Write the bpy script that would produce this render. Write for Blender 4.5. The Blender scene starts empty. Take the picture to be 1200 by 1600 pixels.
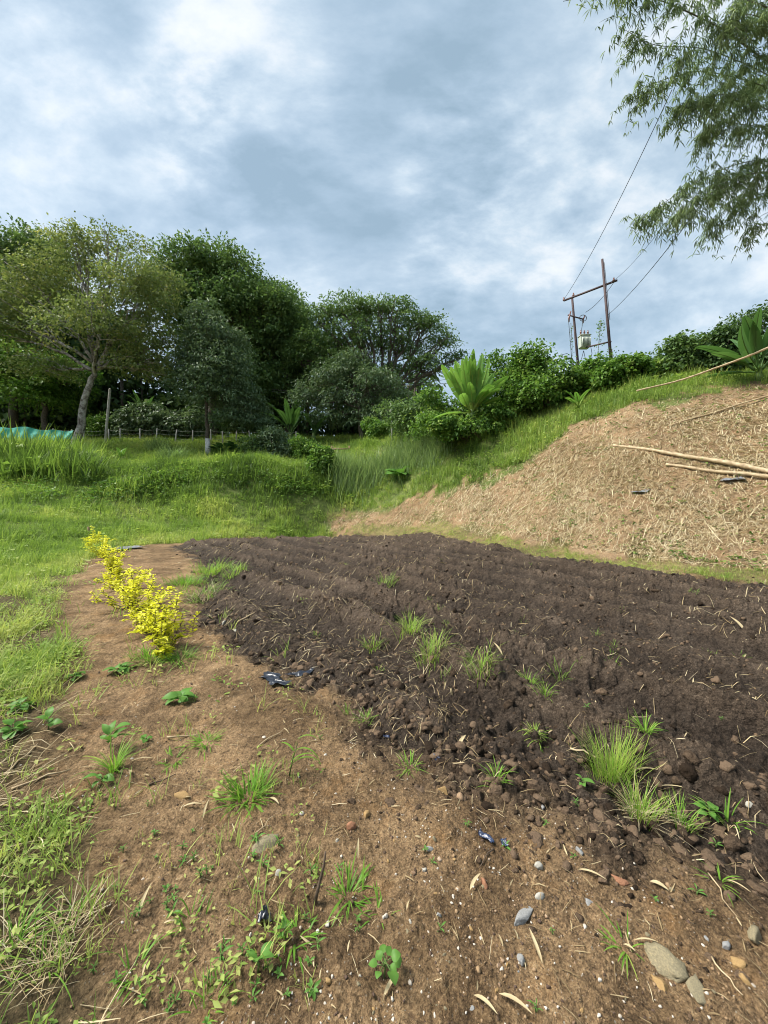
import bpy, bmesh, math, random
import numpy as np
from math import radians, sin, cos, pi
from mathutils import Vector, Matrix

S = bpy.context.scene
COL = S.collection
rng = np.random.default_rng(7)
random.seed(7)

# ------------------------------------------------------------------ camera
F, CX, CY, EYE = 601.0, 600.0, 800.0, 1.5
cam = bpy.data.cameras.new('camera')
cam.sensor_fit = 'VERTICAL'; cam.sensor_height = 24.0; cam.lens = 24.0*F/1600.0
cam.clip_start = 0.05; cam.clip_end = 2000
camo = bpy.data.objects.new('camera', cam); COL.objects.link(camo)
camo.location = (0, 0, EYE); camo.rotation_euler = (radians(90), 0, 0)
S.camera = camo

# ------------------------------------------------------------------ light, sky, exposure
S.view_settings.view_transform = 'Standard'
S.view_settings.look = 'None'
S.view_settings.gamma = 1.0
S.view_settings.use_curve_mapping = False
EXPO = 2.5
S.view_settings.exposure = EXPO
S.cycles.max_bounces = 6
S.cycles.diffuse_bounces = 3
S.cycles.transmission_bounces = 4
S.cycles.use_denoising = True
S.cycles.filter_width = 1.05
S.cycles.use_adaptive_sampling = True
S.cycles.adaptive_threshold = 0.015
SUN_EL, SUN_AZ = radians(52), radians(-90)       # azimuth measured from +Y towards +X
sd = Vector((sin(SUN_AZ)*cos(SUN_EL), cos(SUN_AZ)*cos(SUN_EL), sin(SUN_EL)))
sl = bpy.data.lights.new('sun', 'SUN'); sl.energy = 1.5; sl.angle = radians(24); sl.color = (1, .95, .86)
so = bpy.data.objects.new('sun', sl); COL.objects.link(so)
so.rotation_euler = (-sd).to_track_quat('-Z', 'Y').to_euler()
so.location = (0, 0, 60)

def make_world():
    w = bpy.data.worlds.new('World'); S.world = w; w.use_nodes = True
    nt = w.node_tree; nt.nodes.clear(); L = nt.links
    N = nt.nodes.new
    out = N('ShaderNodeOutputWorld'); bg = N('ShaderNodeBackground'); bg.inputs[1].default_value = 0.1
    sky = N('ShaderNodeTexSky'); sky.sky_type = 'NISHITA'; sky.sun_disc = False
    sky.sun_elevation = SUN_EL; sky.sun_rotation = SUN_AZ
    tc = N('ShaderNodeTexCoord')
    sep = N('ShaderNodeSeparateXYZ'); L.new(tc.outputs['Generated'], sep.inputs[0])
    def m(op, a, b=None, c=None, clamp=False):
        n = N('ShaderNodeMath'); n.operation = op; n.use_clamp = clamp
        for i, v in enumerate((a, b, c)):
            if v is None: continue
            if isinstance(v, (int, float)): n.inputs[i].default_value = v
            else: L.new(v, n.inputs[i])
        return n.outputs[0]
    def noise(scale, detail, rough, dist, off, sc=(.85, 2.1, 2.1), rot=0.45):
        mp = N('ShaderNodeMapping'); mp.inputs['Location'].default_value = off
        mp.inputs['Rotation'].default_value = (0, rot, 0); mp.inputs['Scale'].default_value = sc
        L.new(tc.outputs['Generated'], mp.inputs[0])
        n = N('ShaderNodeTexNoise'); n.inputs['Scale'].default_value = scale; n.inputs['Detail'].default_value = detail
        n.inputs['Roughness'].default_value = rough; n.inputs['Distortion'].default_value = dist
        L.new(mp.outputs[0], n.inputs[0]); return n.outputs[0]
    n1 = noise(1.5, 4, .5, .2, (3.1, 1.7, 0))
    n2 = noise(3.4, 8, .56, .15, (7.3, 4.2, 1))
    n3 = noise(8.0, 6, .6, .1, (1.3, 8.2, 5))
    base = m('ADD', m('MULTIPLY_ADD', n1, .85, -.425), m('ADD', m('MULTIPLY_ADD', n2, 1.0, -.5), m('MULTIPLY_ADD', n3, .62, .19)))
    # bright thin places in the cloud deck: direction, half width, strength
    vals = None
    for px, py, rad, k in CLOUDS:
        d = Vector(((px-CX)/F, 1.0, (CY-py)/F)).normalized()
        vm = N('ShaderNodeVectorMath'); vm.operation = 'DOT_PRODUCT'
        L.new(tc.outputs['Generated'], vm.inputs[0]); vm.inputs[1].default_value = d
        mr = N('ShaderNodeMapRange'); mr.interpolation_type = 'SMOOTHERSTEP'
        L.new(vm.outputs['Value'], mr.inputs[0])
        mr.inputs[1].default_value = cos(rad); mr.inputs[2].default_value = 1.0
        mr.inputs[3].default_value = 0; mr.inputs[4].default_value = k
        vals = mr.outputs[0] if vals is None else m('ADD', vals, mr.outputs[0])
    wob = m('ADD', m('MULTIPLY_ADD', n2, 2.4, -1.1), m('MULTIPLY', n3, 1.1))
    tot = m('ADD', base, m('MULTIPLY', vals, m('MAXIMUM', wob, 0.15)))
    rp = N('ShaderNodeValToRGB'); L.new(tot, rp.inputs[0]); e = rp.color_ramp.elements
    k = SKYK
    stops = [(.24, (.33, .46, .56)), (.38, (.42, .555, .67)), (.50, (.52, .65, .76)), (.60, (.64, .76, .85)), (.74, (.86, .92, .955)), (.95, (1.04, 1.05, 1.05))]
    e[0].position = stops[0][0]; e[0].color = tuple(v for v in stops[0][1])+(1,)
    e[1].position = stops[-1][0]; e[1].color = stops[-1][1]+(1,)
    for p, c in stops[1:-1]:
        q = e.new(p); q.color = c+(1,)
    sc = N('ShaderNodeVectorMath'); sc.operation = 'SCALE'; L.new(rp.outputs[0], sc.inputs[0]); sc.inputs['Scale'].default_value = 10*k
    # below the horizon: dim ground tone
    mix = N('ShaderNodeMix'); mix.data_type = 'RGBA'; mix.inputs[0].default_value = 0.94
    L.new(sky.outputs[0], mix.inputs[6]); L.new(sc.outputs[0], mix.inputs[7])
    L.new(mix.outputs[2], bg.inputs[0]); L.new(bg.outputs[0], out.inputs[0])

SKYK = 2**-EXPO
CLOUDS = [(285, 200, .13, .20), (725, 255, .17, .30), (400, 120, .18, .15), (40, 75, .15, .14), (110, 200, .30, -.07), (690, 430, .13, .14), (950, 260, .25, .06), (560, 205, .16, .07),
          (640, 20, .40, -.12), (430, 330, .22, -.04), (880, 330, .2, .05), (560, 380, .12, -.09), (800, 440, .25, .05), (330, 320, .12, .07), (180, 130, .12, -.04), (60, 10, .25, -.06), (230, 60, .12, .06)]
make_world()

# ------------------------------------------------------------------ numeric helpers
def hsh(ix, iy, seed):
    h = (ix.astype(np.int64)*374761393 + iy.astype(np.int64)*668265263 + seed*1274126177) & 0xffffffff
    h = ((h ^ (h >> 13))*1274126177) & 0xffffffff
    h = h ^ (h >> 16)
    return (h & 0xffffff)/float(0x1000000)
def vnoise(x, y, seed=0):
    ix = np.floor(x); iy = np.floor(y); fx = x-ix; fy = y-iy
    fx = fx*fx*(3-2*fx); fy = fy*fy*(3-2*fy)
    a = hsh(ix, iy, seed); b = hsh(ix+1, iy, seed); c = hsh(ix, iy+1, seed); d = hsh(ix+1, iy+1, seed)
    return (a*(1-fx)+b*fx)*(1-fy)+(c*(1-fx)+d*fx)*fy
def fbm(x, y, o=4, seed=0):
    s = 0; a = .5; t = 0
    for i in range(o):
        s = s+a*vnoise(x*2**i+17*i, y*2**i-9*i, seed+i); t += a; a *= .5
    return s/t
def worley(x, y, seed=0):
    ix = np.floor(x); iy = np.floor(y)
    best = np.full(x.shape, 9.0); idr = np.zeros(x.shape)
    for dx in (-1, 0, 1):
        for dy in (-1, 0, 1):
            cx = ix+dx; cy = iy+dy
            px = cx+hsh(cx, cy, seed); py = cy+hsh(cx, cy, seed+5)
            d = (px-x)**2+(py-y)**2
            m = d < best
            best = np.where(m, d, best); idr = np.where(m, hsh(cx, cy, seed+11), idr)
    return np.sqrt(best), idr
def plates(x, y, seed, tilt=.5, crack=.16):
    """broken crust: every cell its own level and tilt, split by open cracks"""
    ix = np.floor(x); iy = np.floor(y)
    f1 = np.full(x.shape, 9.0); f2 = np.full(x.shape, 9.0); ox = np.zeros(x.shape); oy = np.zeros(x.shape); h = np.zeros(x.shape); ta = np.zeros(x.shape)
    for dx in (-1, 0, 1):
        for dy in (-1, 0, 1):
            cx = ix+dx; cy = iy+dy
            px = cx+hsh(cx, cy, seed)-x; py = cy+hsh(cx, cy, seed+5)-y
            d = np.sqrt(px*px+py*py); m = d < f1
            f2 = np.where(m, f1, np.minimum(f2, d)); f1 = np.where(m, d, f1)
            ox = np.where(m, px, ox); oy = np.where(m, py, oy)
            h = np.where(m, hsh(cx, cy, seed+11), h); ta = np.where(m, hsh(cx, cy, seed+13)*6.2832, ta)
    e = np.clip((f2-f1)/crack, 0, 1)
    return (h+tilt*(ox*np.cos(ta)+oy*np.sin(ta)))*(.25+.75*e)+.20*(e-1)
def psdf(poly, x, y):
    P = np.array(poly, float); n = len(P)
    d2 = np.full(x.shape, 1e9); inside = np.zeros(x.shape, bool)
    for i in range(n):
        ax, ay = P[i]; bx, by = P[(i+1) % n]
        ex, ey = bx-ax, by-ay
        t = np.clip(((x-ax)*ex+(y-ay)*ey)/(ex*ex+ey*ey+1e-12), 0, 1)
        d2 = np.minimum(d2, (x-ax-t*ex)**2+(y-ay-t*ey)**2)
        c = ((ay > y) != (by > y)) & (x < ex*(y-ay)/((by-ay) if by != ay else 1e-9)+ax)
        inside ^= c
    d = np.sqrt(d2)
    return np.where(inside, -d, d)
def smooth(a, b, v):
    t = np.clip((v-a)/(b-a), 0, 1); return t*t*(3-2*t)

# ------------------------------------------------------------------ terrain height
def ray(px, py, D): return ((px-CX)/F*D, D, EYE-(py-CY)/F*D)
def g(px, py):                                   # a pixel of the gently rising flat to world x, y
    D = 901.5/((py-800)+21.0); return ((px-CX)/F*D, D)
SL = 0.035
ctrl = []
for col in [
    (1200, [(800, 8.8), (720, 10.2), (650, 11.8), (592, 13.8)]),
    (1000, [(800, 10.2), (720, 12.0), (660, 13.6), (620, 15.2)]),
    (850, [(800, 12.4), (730, 14.8), (680, 16.8), (640, 19)]),
    (740, [(800, 15.3), (740, 17.5), (690, 19.8), (655, 22)]),
    (640, [(800, 19.3), (750, 21.6), (700, 24.5), (672, 27.5)]),
    (560, [(790, 22.7), (740, 25.2), (704, 29)]),
    (500, [(790, 22.5), (742, 24.5), (722, 30), (690, 36)]),
    (400, [(800, 20.8), (775, 21.8), (737, 23), (722, 29), (690, 36)]),
    (250, [(810, 18.5), (785, 20), (747, 21.5), (722, 27), (687, 36)]),
    (100, [(815, 15), (790, 17.5), (760, 19.5), (740, 22), (700, 32), (683, 38)]),
    (0, [(840, 11.5), (800, 15), (765, 18.5), (745, 21), (692, 35)])]:
    for py, D in col[1]: ctrl.append(ray(col[0], py, D))
for px, py in [(1200, 905), (1000, 885), (850, 865), (740, 845), (640, 830), (560, 822), (500, 820), (400, 826), (250, 838), (100, 855), (0, 920), (0, 880)]:
    x, y = g(px, py); ctrl.append((x, y, SL*y))
for x in (-5.5, -3.5, -1.8, 0, 1.8, 3.5, 5.2):
    for y in (-6, -2, 0, 1.2, 2.4, 4, 6, 8, 10.5, 13.5):
        if (x > 0 and y+1.64*(x-3.18) > 12.5) or (x < -4 and y > 9): continue
        ctrl.append((x, y, SL*y))
for p in [(-30, 6, .3), (-30, 12, 1.2), (-30, 18, 2.8), (-32, 30, 6.5), (-15, 6, .25), (-14, 12, 1.0), (-10, 0, 0), (-25, -5, -.2), (-10, -15, -.5), (0, -15, -.5), (8, -15, -.4),
          (10, 2.5, .1), (12.5, -2, 0), (16, -9, -.2), (13.4, 4.6, 2.8), (15.9, .1, 2.8), (19.5, -7, 2.6), (16.8, 6.7, 5.5), (19.3, 2.2, 5.5), (23, -4, 5.4), (24, 9, 7.8), (28, 0, 8),
          (20, 20, 8), (16, 24, 8.5), (11.7, 28, 8.8), (7, 30, 8.7), (2.4, 36, 8.8), (-2.7, 40, 9), (30, 35, 10), (15, 45, 11), (0, 60, 13), (-25, 60, 13), (-50, 60, 13), (-50, 40, 9), (30, 60, 12),
          (-18, 44, 9.8), (-36, 44, 9.8), (50, 20, 9), (45, -15, 9), (-55, 10, 1.5), (-40, -25, -.5), (0, -40, -.8), (30, -35, 1)]:
    ctrl.append(p)
C = np.array(ctrl, float); n = len(C)
def kern(r2): return 0.5*r2*np.log(r2+1e-9)
K = kern(((C[:, None, :2]-C[None, :, :2])**2).sum(-1))+np.eye(n)*0.25
Pm = np.c_[np.ones(n), C[:, :2]]
A = np.zeros((n+3, n+3)); A[:n, :n] = K; A[:n, n:] = Pm; A[n:, :n] = Pm.T
W = np.linalg.solve(A, np.r_[C[:, 2], 0, 0, 0])
def hbase(x, y):
    x = np.asarray(x, float); y = np.asarray(y, float); sh = x.shape
    x = x.ravel(); y = y.ravel(); r = np.hypot(x, y); k = np.minimum(1, 62/np.maximum(r, 1e-6))
    xx = x*k; yy = y*k
    z = np.empty(x.shape)
    for i in range(0, len(x), 40000):
        a = xx[i:i+40000]; b = yy[i:i+40000]
        r2 = (a[:, None]-C[None, :, 0])**2+(b[:, None]-C[None, :, 1])**2
        z[i:i+40000] = kern(r2)@W[:n]+W[n]+W[n+1]*a+W[n+2]*b
    return np.clip(z, -1.2, 16).reshape(sh)

FIELD = [g(*p) for p in [(1500, 1520), (1330, 1480), (1200, 1440), (1050, 1400), (930, 1370), (850, 1310), (770, 1275), (690, 1240), (610, 1200), (540, 1145), (470, 1085),
         (390, 1040), (330, 1005), (285, 965), (292, 930), (310, 900), (300, 872), (262, 850), (330, 837), (440, 826), (560, 823), (640, 831), (740, 848), (850, 868), (1000, 889), (1200, 909), (1500, 945)]]
GRASS = [(-90, 4), (-9, 5.2), (-6.2, 6.2), (-6.4, 7.6), (-8.2, 10.5), (-8.8, 12.5), (-7.9, 13.8), (-7.0, 15.8), (-5.2, 19.6), (-1.8, 20.6), (.6, 17.3), (2.6, 13.4), (3.8, 10.3), (5.0, 8.4), (6.7, 6.9), (10.4, 2.4),
         (14, -3), (20, -20), (90, -20), (90, 90), (-90, 90)]
STRAW = [(-3.2, 21.6), (-1.2, 21.2), (1.55, 18.0), (3.5, 13.95), (4.68, 10.85), (6.0, 8.85), (7.5, 7.4), (11.1, 3.0), (15, -3), (22, 2), (17, 8), (13.3, 13.3), (9.6, 14.4), (7.9, 15.9), (6.05, 15.8),
         (3.75, 16.9), (1.75, 19.5), (-1.2, 22.0), (-3.4, 22.0)]
WEEDY = [(-6.3, 7.5), (-4.6, 5.2), (-3.25, 4.1), (-2.3, 2.8), (-1.85, 2.14), (-1.33, 1.58), (-.97, 1.25), (-.75, 1.0), (-.6, .2), (-1, -8), (-40, -8), (-40, 7.5)]

def masks(x, y):
    r = np.hypot(x, y)
    w = (fbm(x*1.3, y*1.3, 4, 31)-.5)
    w2 = (fbm(x*5, y*5, 3, 41)-.5)
    fsd = psdf(FIELD, x, y)+w*0.10*np.clip(r*.35, .8, 4)+w2*.34*np.clip(r*.5, .5, 1.5)
    field = 1-smooth(-.28, .10, fsd)
    ssd = psdf(STRAW, x, y)+w*2.4+w2*.7
    straw = (1-smooth(-.25, .25, ssd))*(1-field)
    gsd = psdf(GRASS, x, y)+w*1.2+w2*.4
    grass = (1-smooth(-.3, .3, gsd))*(1-field)*(1-straw)
    wsd = psdf(WEEDY, x, y)+w*.5+w2*.25
    weedy = (1-smooth(-.2, .2, wsd))*(1-field)*(1-grass)
    return field, straw, grass, weedy, fsd

def dome(x, y, cell, seed):
    d, q = worley(x/cell, y/cell, seed)
    return np.clip(1-(d/.62)**2, 0, 1)**.8*(.25+.75*q)
def detail(x, y, mk=None):
    field, straw, grass, weedy, fsd = masks(x, y) if mk is None else mk
    # ploughed soil
    wx = x+.12*(fbm(x*4, y*4, 2, 3)-.5); wy = y+.12*(fbm(x*4, y*4, 2, 4)-.5)
    v = (y*.66+x*.75)+.9*(fbm(x*.30, y*.30, 3, 8)-.5)
    fur = (.5+.5*np.sin(2*pi*v/.85))**1.6*(.5+.9*fbm(x*.6+5, y*.6, 2, 15))
    fur2 = .5+.5*np.sin(2*pi*(x*.45-y*.89+.5*fbm(x*.8, y*.8, 2, 9))/.21)
    rough = smooth(.28, .6, fbm(x*.8+3, y*.8, 3, 12))
    rough = np.maximum(rough, smooth(-.7, -.1, fsd)*.9)
    press = .35+.65*rough
    u_ = wx*.66-wy*.75; v_ = wy*.66+wx*.75
    lum = .070*plates(u_/.40, v_/.26, 51, 1.0, .25)+.072*plates(u_/.17+v_/.6, v_/.125, 52, .9, .25)+.038*plates(x/.065, y/.055, 53, .7, .25)+.030*dome(wx, wy, .09, 54)*smooth(.45, .65, fbm(x*2, y*2, 2, 55))
    fine = .012*(fbm(x*28, y*28, 3, 56)-.5)
    lum = lum*(.36+.36*smooth(0, .9, -fsd))
    hF = -.07+.21*fur*smooth(-.1, .8, -fsd)+.018*fur2*(1-fur)+press*lum+fine+.06*(fbm(x*1.1, y*1.1, 3, 14)-.4)
    # bare soil
    hS = .07*(fbm(x*1.6, y*1.6, 4, 21)-.5)+.03*(fbm(x*5, y*5, 3, 28)-.5)+.016*dome(wx, wy, .11, 61)*smooth(.4, .65, fbm(x*2, y*2, 2, 22))+.013*dome(wx, wy, .045, 62)*smooth(.35, .6, fbm(x*3, y*3, 2, 69))+.008*dome(x, y, .02, 63)+.016*plates(wx/.2, wy/.17, 66, .6, .3)*smooth(.5, .66, fbm(x*1.3+8, y*1.3, 3, 67))+.012*(fbm(x*14, y*14, 3, 68)-.5)
    hG = .16*(fbm(x*.7, y*.7, 4, 23)-.5)
    hT = .22*(fbm(x*.6, y*.6, 4, 24)-.5)+.05*dome(wx, wy, .3, 64)+.03*dome(wx, wy, .14, 65)
    rest = 1-np.clip(field+straw+grass, 0, 1)
    return field*hF+straw*hT+grass*hG+rest*hS
def height(x, y):
    x = np.atleast_1d(np.asarray(x, float)); y = np.atleast_1d(np.asarray(y, float))
    return hbase(x, y)+detail(x, y)

def ground_px(px, py, d0=.7, d1=60):
    D = np.geomspace(d0, d1, 500)
    x = (px-CX)/F*D; z = EYE-(py-CY)/F*D
    h = hbase(x, D)
    i = np.argmax(z < h) if (z < h).any() else 499
    Dh = D[i]
    D = np.linspace(D[max(i-6, 0)], D[min(i+6, 499)], 60)
    x = (px-CX)/F*D; z = EYE-(py-CY)/F*D; h = height(x, D)
    if (z < h).any(): Dh = D[np.argmax(z < h)]
    xx = (px-CX)/F*Dh
    return Vector((xx, Dh, float(height(xx, Dh)[0])))
def on_ground(px, D):
    x = (px-CX)/F*D
    return Vector((x, D, float(height(x, D)[0])))

# ------------------------------------------------------------------ mesh helpers
def mesh_np(name, V, T, tint=None, smooth_=True, extra=None):
    V = np.ascontiguousarray(V, np.float32).reshape(-1, 3); T = np.ascontiguousarray(T, np.int32)
    k = T.shape[1]
    me = bpy.data.meshes.new(name)
    me.vertices.add(len(V)); me.vertices.foreach_set('co', V.ravel())
    me.loops.add(T.size); me.loops.foreach_set('vertex_index', T.ravel())
    me.polygons.add(len(T)); me.polygons.foreach_set('loop_start', np.arange(0, T.size, k, dtype=np.int32))
    me.polygons.foreach_set('loop_total', np.full(len(T), k, np.int32))
    if smooth_: me.polygons.foreach_set('use_smooth', np.ones(len(T), bool))
    ex = dict(extra or {})
    if tint is not None: ex['tint'] = tint
    for kx, v in ex.items():
        a = me.attributes.new(kx, 'FLOAT', 'POINT'); a.data.foreach_set('value', np.ascontiguousarray(v, np.float32).ravel())
    me.update(calc_edges=True); me.validate()
    return me
class MB:
    def __init__(s): s.V = []; s.T = []; s.A = []; s.n = 0
    def add(s, V, T, tint=.5):
        V = np.asarray(V, float).reshape(-1, 3); T = np.asarray(T, int)
        if T.shape[1] == 4: T = np.r_[T[:, [0, 1, 2]], T[:, [0, 2, 3]]]
        s.V.append(V); s.T.append(T+s.n); s.n += len(V)
        s.A.append(np.broadcast_to(np.asarray(tint, float), (len(V),)).copy())
        return s
    def tube(s, pts, rad, sides=6, tint=.5, cap=True):
        P = np.asarray(pts, float); m = len(P); R = np.broadcast_to(np.asarray(rad, float), (m,))
        tg = np.gradient(P, axis=0); tg /= np.linalg.norm(tg, axis=1)[:, None]+1e-9
        up = np.array([0, 0, 1.]) if abs(tg[:, 2]).mean() < .8 else np.array([1., 0, 0])
        a = np.cross(tg, up); a /= np.linalg.norm(a, axis=1)[:, None]+1e-9
        b = np.cross(tg, a)
        th = np.linspace(0, 2*pi, sides, endpoint=False)
        V = P[:, None, :]+R[:, None, None]*(np.cos(th)[None, :, None]*a[:, None, :]+np.sin(th)[None, :, None]*b[:, None, :])
        V = V.reshape(-1, 3); T = []
        for i in range(m-1):
            for j in range(sides):
                j2 = (j+1) % sides
                T.append((i*sides+j, i*sides+j2, (i+1)*sides+j2, (i+1)*sides+j))
        T = np.array(T); tt = np.r_[T[:, [0, 1, 2]], T[:, [0, 2, 3]]]
        if cap:
            c0, c1 = len(V), len(V)+1
            V = np.r_[V, P[:1], P[-1:]]
            cap_ = [(c0, (j+1) % sides, j) for j in range(sides)]+[(c1, (m-1)*sides+j, (m-1)*sides+(j+1) % sides) for j in range(sides)]
            tt = np.r_[tt, np.array(cap_)]
        return s.add(V, tt, tint)
    def box(s, c, size, rot=None, tint=.5):
        h = np.array(size)/2
        V = np.array([(x, y, z) for x in (-1, 1) for y in (-1, 1) for z in (-1, 1)])*h
        if rot is not None: V = V@np.array(rot.to_3x3()).T
        V = V+np.array(c)
        return s.add(V, np.array([(0, 1, 3, 2), (4, 6, 7, 5), (0, 4, 5, 1), (2, 3, 7, 6), (0, 2, 6, 4), (1, 5, 7, 3)]), tint)
    def mesh(s, name, smooth_=True):
        return mesh_np(name, np.concatenate(s.V), np.concatenate(s.T), np.concatenate(s.A), smooth_)
def mobj(name, me, mat, parent=None, loc=None, rot=None, scale=None):
    o = bpy.data.objects.new(name, me); COL.objects.link(o)
    if mat is not None and len(me.materials) == 0: me.materials.append(mat)
    if parent is not None: o.parent = parent
    if loc is not None: o.location = loc
    if rot is not None: o.rotation_euler = rot
    if scale is not None: o.scale = scale if hasattr(scale, '__len__') else (scale,)*3
    return o
def tag(o, label=None, cat=None, group=None, kind=None):
    if label: o['label'] = label
    if cat: o['category'] = cat
    if group: o['group'] = group
    if kind: o['kind'] = kind
    return o
def thing(name, label, cat, loc, group=None, rz=0):
    o = bpy.data.objects.new(name, None); COL.objects.link(o); o.location = loc; o.rotation_euler = (0, 0, rz)
    o.empty_display_size = .2
    return tag(o, label, cat, group)
def copy_tree(o, loc=None, rz=None, scale=None, label=None, group=None):
    c = o.copy(); COL.objects.link(c)
    if loc is not None: c.location = loc
    if rz is not None: c.rotation_euler = (0, 0, rz)
    if scale is not None: c.scale = (scale,)*3
    if label: c['label'] = label
    if group: c['group'] = group
    def rec(a, b):
        for ch in list(a.children):
            d = ch.copy(); COL.objects.link(d); d.parent = b; rec(ch, d)
    rec(o, c); return c
def unit(v): return v/(np.linalg.norm(v, axis=-1, keepdims=True)+1e-9)
def leaves(mb, P, D, Nn, L, Wd, fold=.15, tint=.5):
    """many two-triangle folded leaves"""
    P = np.asarray(P, float); m = len(P); D = unit(D); sx = unit(np.cross(D, Nn)); up = np.cross(sx, D)
    L = np.broadcast_to(L, (m,))[:, None]; Wd = np.broadcast_to(Wd, (m,))[:, None]
    b = P; tip = P+D*L-up*L*.12; mid = P+D*L*.45
    l = mid+sx*Wd*.5+up*Wd*fold; r = mid-sx*Wd*.5+up*Wd*fold
    V = np.stack([b, l, r, tip], 1).reshape(-1, 3)
    i = np.arange(m)*4
    T = np.r_[np.c_[i, i+3, i+1], np.c_[i, i+2, i+3]]
    mb.add(V, T, np.repeat(np.broadcast_to(tint, (m,)), 4))
def blades(mb, P, az, L, Wd, lean, curl, nseg=3, tint=.5, kink=0):
    P = np.asarray(P, float); m = len(P)
    bc = lambda v: np.broadcast_to(np.asarray(v, float), (m,))
    az, L, Wd, lean, curl, tint = map(bc, (az, L, Wd, lean, curl, tint))
    t = (np.arange(nseg)+.5)/nseg
    ang = lean[:, None]+curl[:, None]*t[None]
    seg = (L/nseg)[:, None]
    hx = np.c_[np.zeros(m), np.cumsum(np.sin(ang)*seg, 1)]; hz = np.c_[np.zeros(m), np.cumsum(np.cos(ang)*seg, 1)]
    ca, sa = np.cos(az)[:, None], np.sin(az)[:, None]
    path = np.stack([P[:, :1]+hx*ca, P[:, 1:2]+hx*sa, P[:, 2:3]+hz], -1)
    tt = np.linspace(0, 1, nseg+1)
    wp = (.55+.9*tt)*(1-tt)**.75
    side = np.stack([-np.sin(az), np.cos(az), np.zeros(m)], -1)
    Lf = path[:, :-1]+side[:, None]*(wp[:-1]*.5)[None, :, None]*Wd[:, None, None]
    Rt = path[:, :-1]-side[:, None]*(wp[:-1]*.5)[None, :, None]*Wd[:, None, None]
    V = np.concatenate([np.stack([Lf, Rt], 2).reshape(m, -1, 3), path[:, -1:]], 1)
    k = 2*nseg+1
    fs = []
    for i in range(nseg-1): fs += [(2*i, 2*i+1, 2*i+3), (2*i, 2*i+3, 2*i+2)]
    fs.append((2*nseg-2, 2*nseg-1, 2*nseg))
    T = (np.array(fs)[None]+(np.arange(m)*k)[:, None, None]).reshape(-1, 3)
    mb.add(V.reshape(-1, 3), T, np.repeat(tint, k))

# ------------------------------------------------------------------ materials
def nodes(name):
    m = bpy.data.materials.new(name); m.use_nodes = True; nt = m.node_tree; nt.nodes.clear(); return m, nt, nt.nodes.new, nt.links
def ramp(nt, stops):
    r = nt.nodes.new('ShaderNodeValToRGB'); e = r.color_ramp.elements
    e[0].position = stops[0][0]; e[0].color = (*stops[0][1], 1); e[1].position = stops[-1][0]; e[1].color = (*stops[-1][1], 1)
    for p, c in stops[1:-1]: q = e.new(p); q.color = (*c, 1)
    return r
def leaf_mat(name, cols, transl=.35, rough=.5, inst=False, spec=.16):
    m, nt, N, L = nodes(name)
    at = N('ShaderNodeAttribute'); at.attribute_name = 'tint'
    if inst: at.attribute_type = 'INSTANCER'
    r = ramp(nt, [(i/(len(cols)-1), c) for i, c in enumerate(cols)])
    if inst:
        oi = N('ShaderNodeAttribute'); oi.attribute_name = 'tint'
        a = N('ShaderNodeMath'); a.operation = 'MULTIPLY_ADD'; L.new(oi.outputs['Fac'], a.inputs[0]); a.inputs[1].default_value = .5
        b = N('ShaderNodeMath'); b.operation = 'SUBTRACT'; L.new(at.outputs['Fac'], b.inputs[0]); b.inputs[1].default_value = .25
        L.new(b.outputs[0], a.inputs[2]); L.new(a.outputs[0], r.inputs[0])
    else: L.new(at.outputs['Fac'], r.inputs[0])
    p = N('ShaderNodeBsdfPrincipled'); L.new(r.outputs[0], p.inputs['Base Color']); p.inputs['Roughness'].default_value = rough
    p.inputs['Specular IOR Level'].default_value = spec
    t = N('ShaderNodeBsdfTranslucent')
    g_ = N('ShaderNodeMix'); g_.data_type = 'RGBA'; g_.blend_type = 'MULTIPLY'; g_.inputs[0].default_value = 1
    L.new(r.outputs[0], g_.inputs[6]); g_.inputs[7].default_value = (1.25, 1.3, .85, 1)
    L.new(g_.outputs[2], t.inputs[0])
    mx = N('ShaderNodeMixShader'); mx.inputs[0].default_value = transl
    L.new(p.outputs[0], mx.inputs[1]); L.new(t.outputs[0], mx.inputs[2])
    o = N('ShaderNodeOutputMaterial'); L.new(mx.outputs[0], o.inputs[0])
    return m
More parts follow.
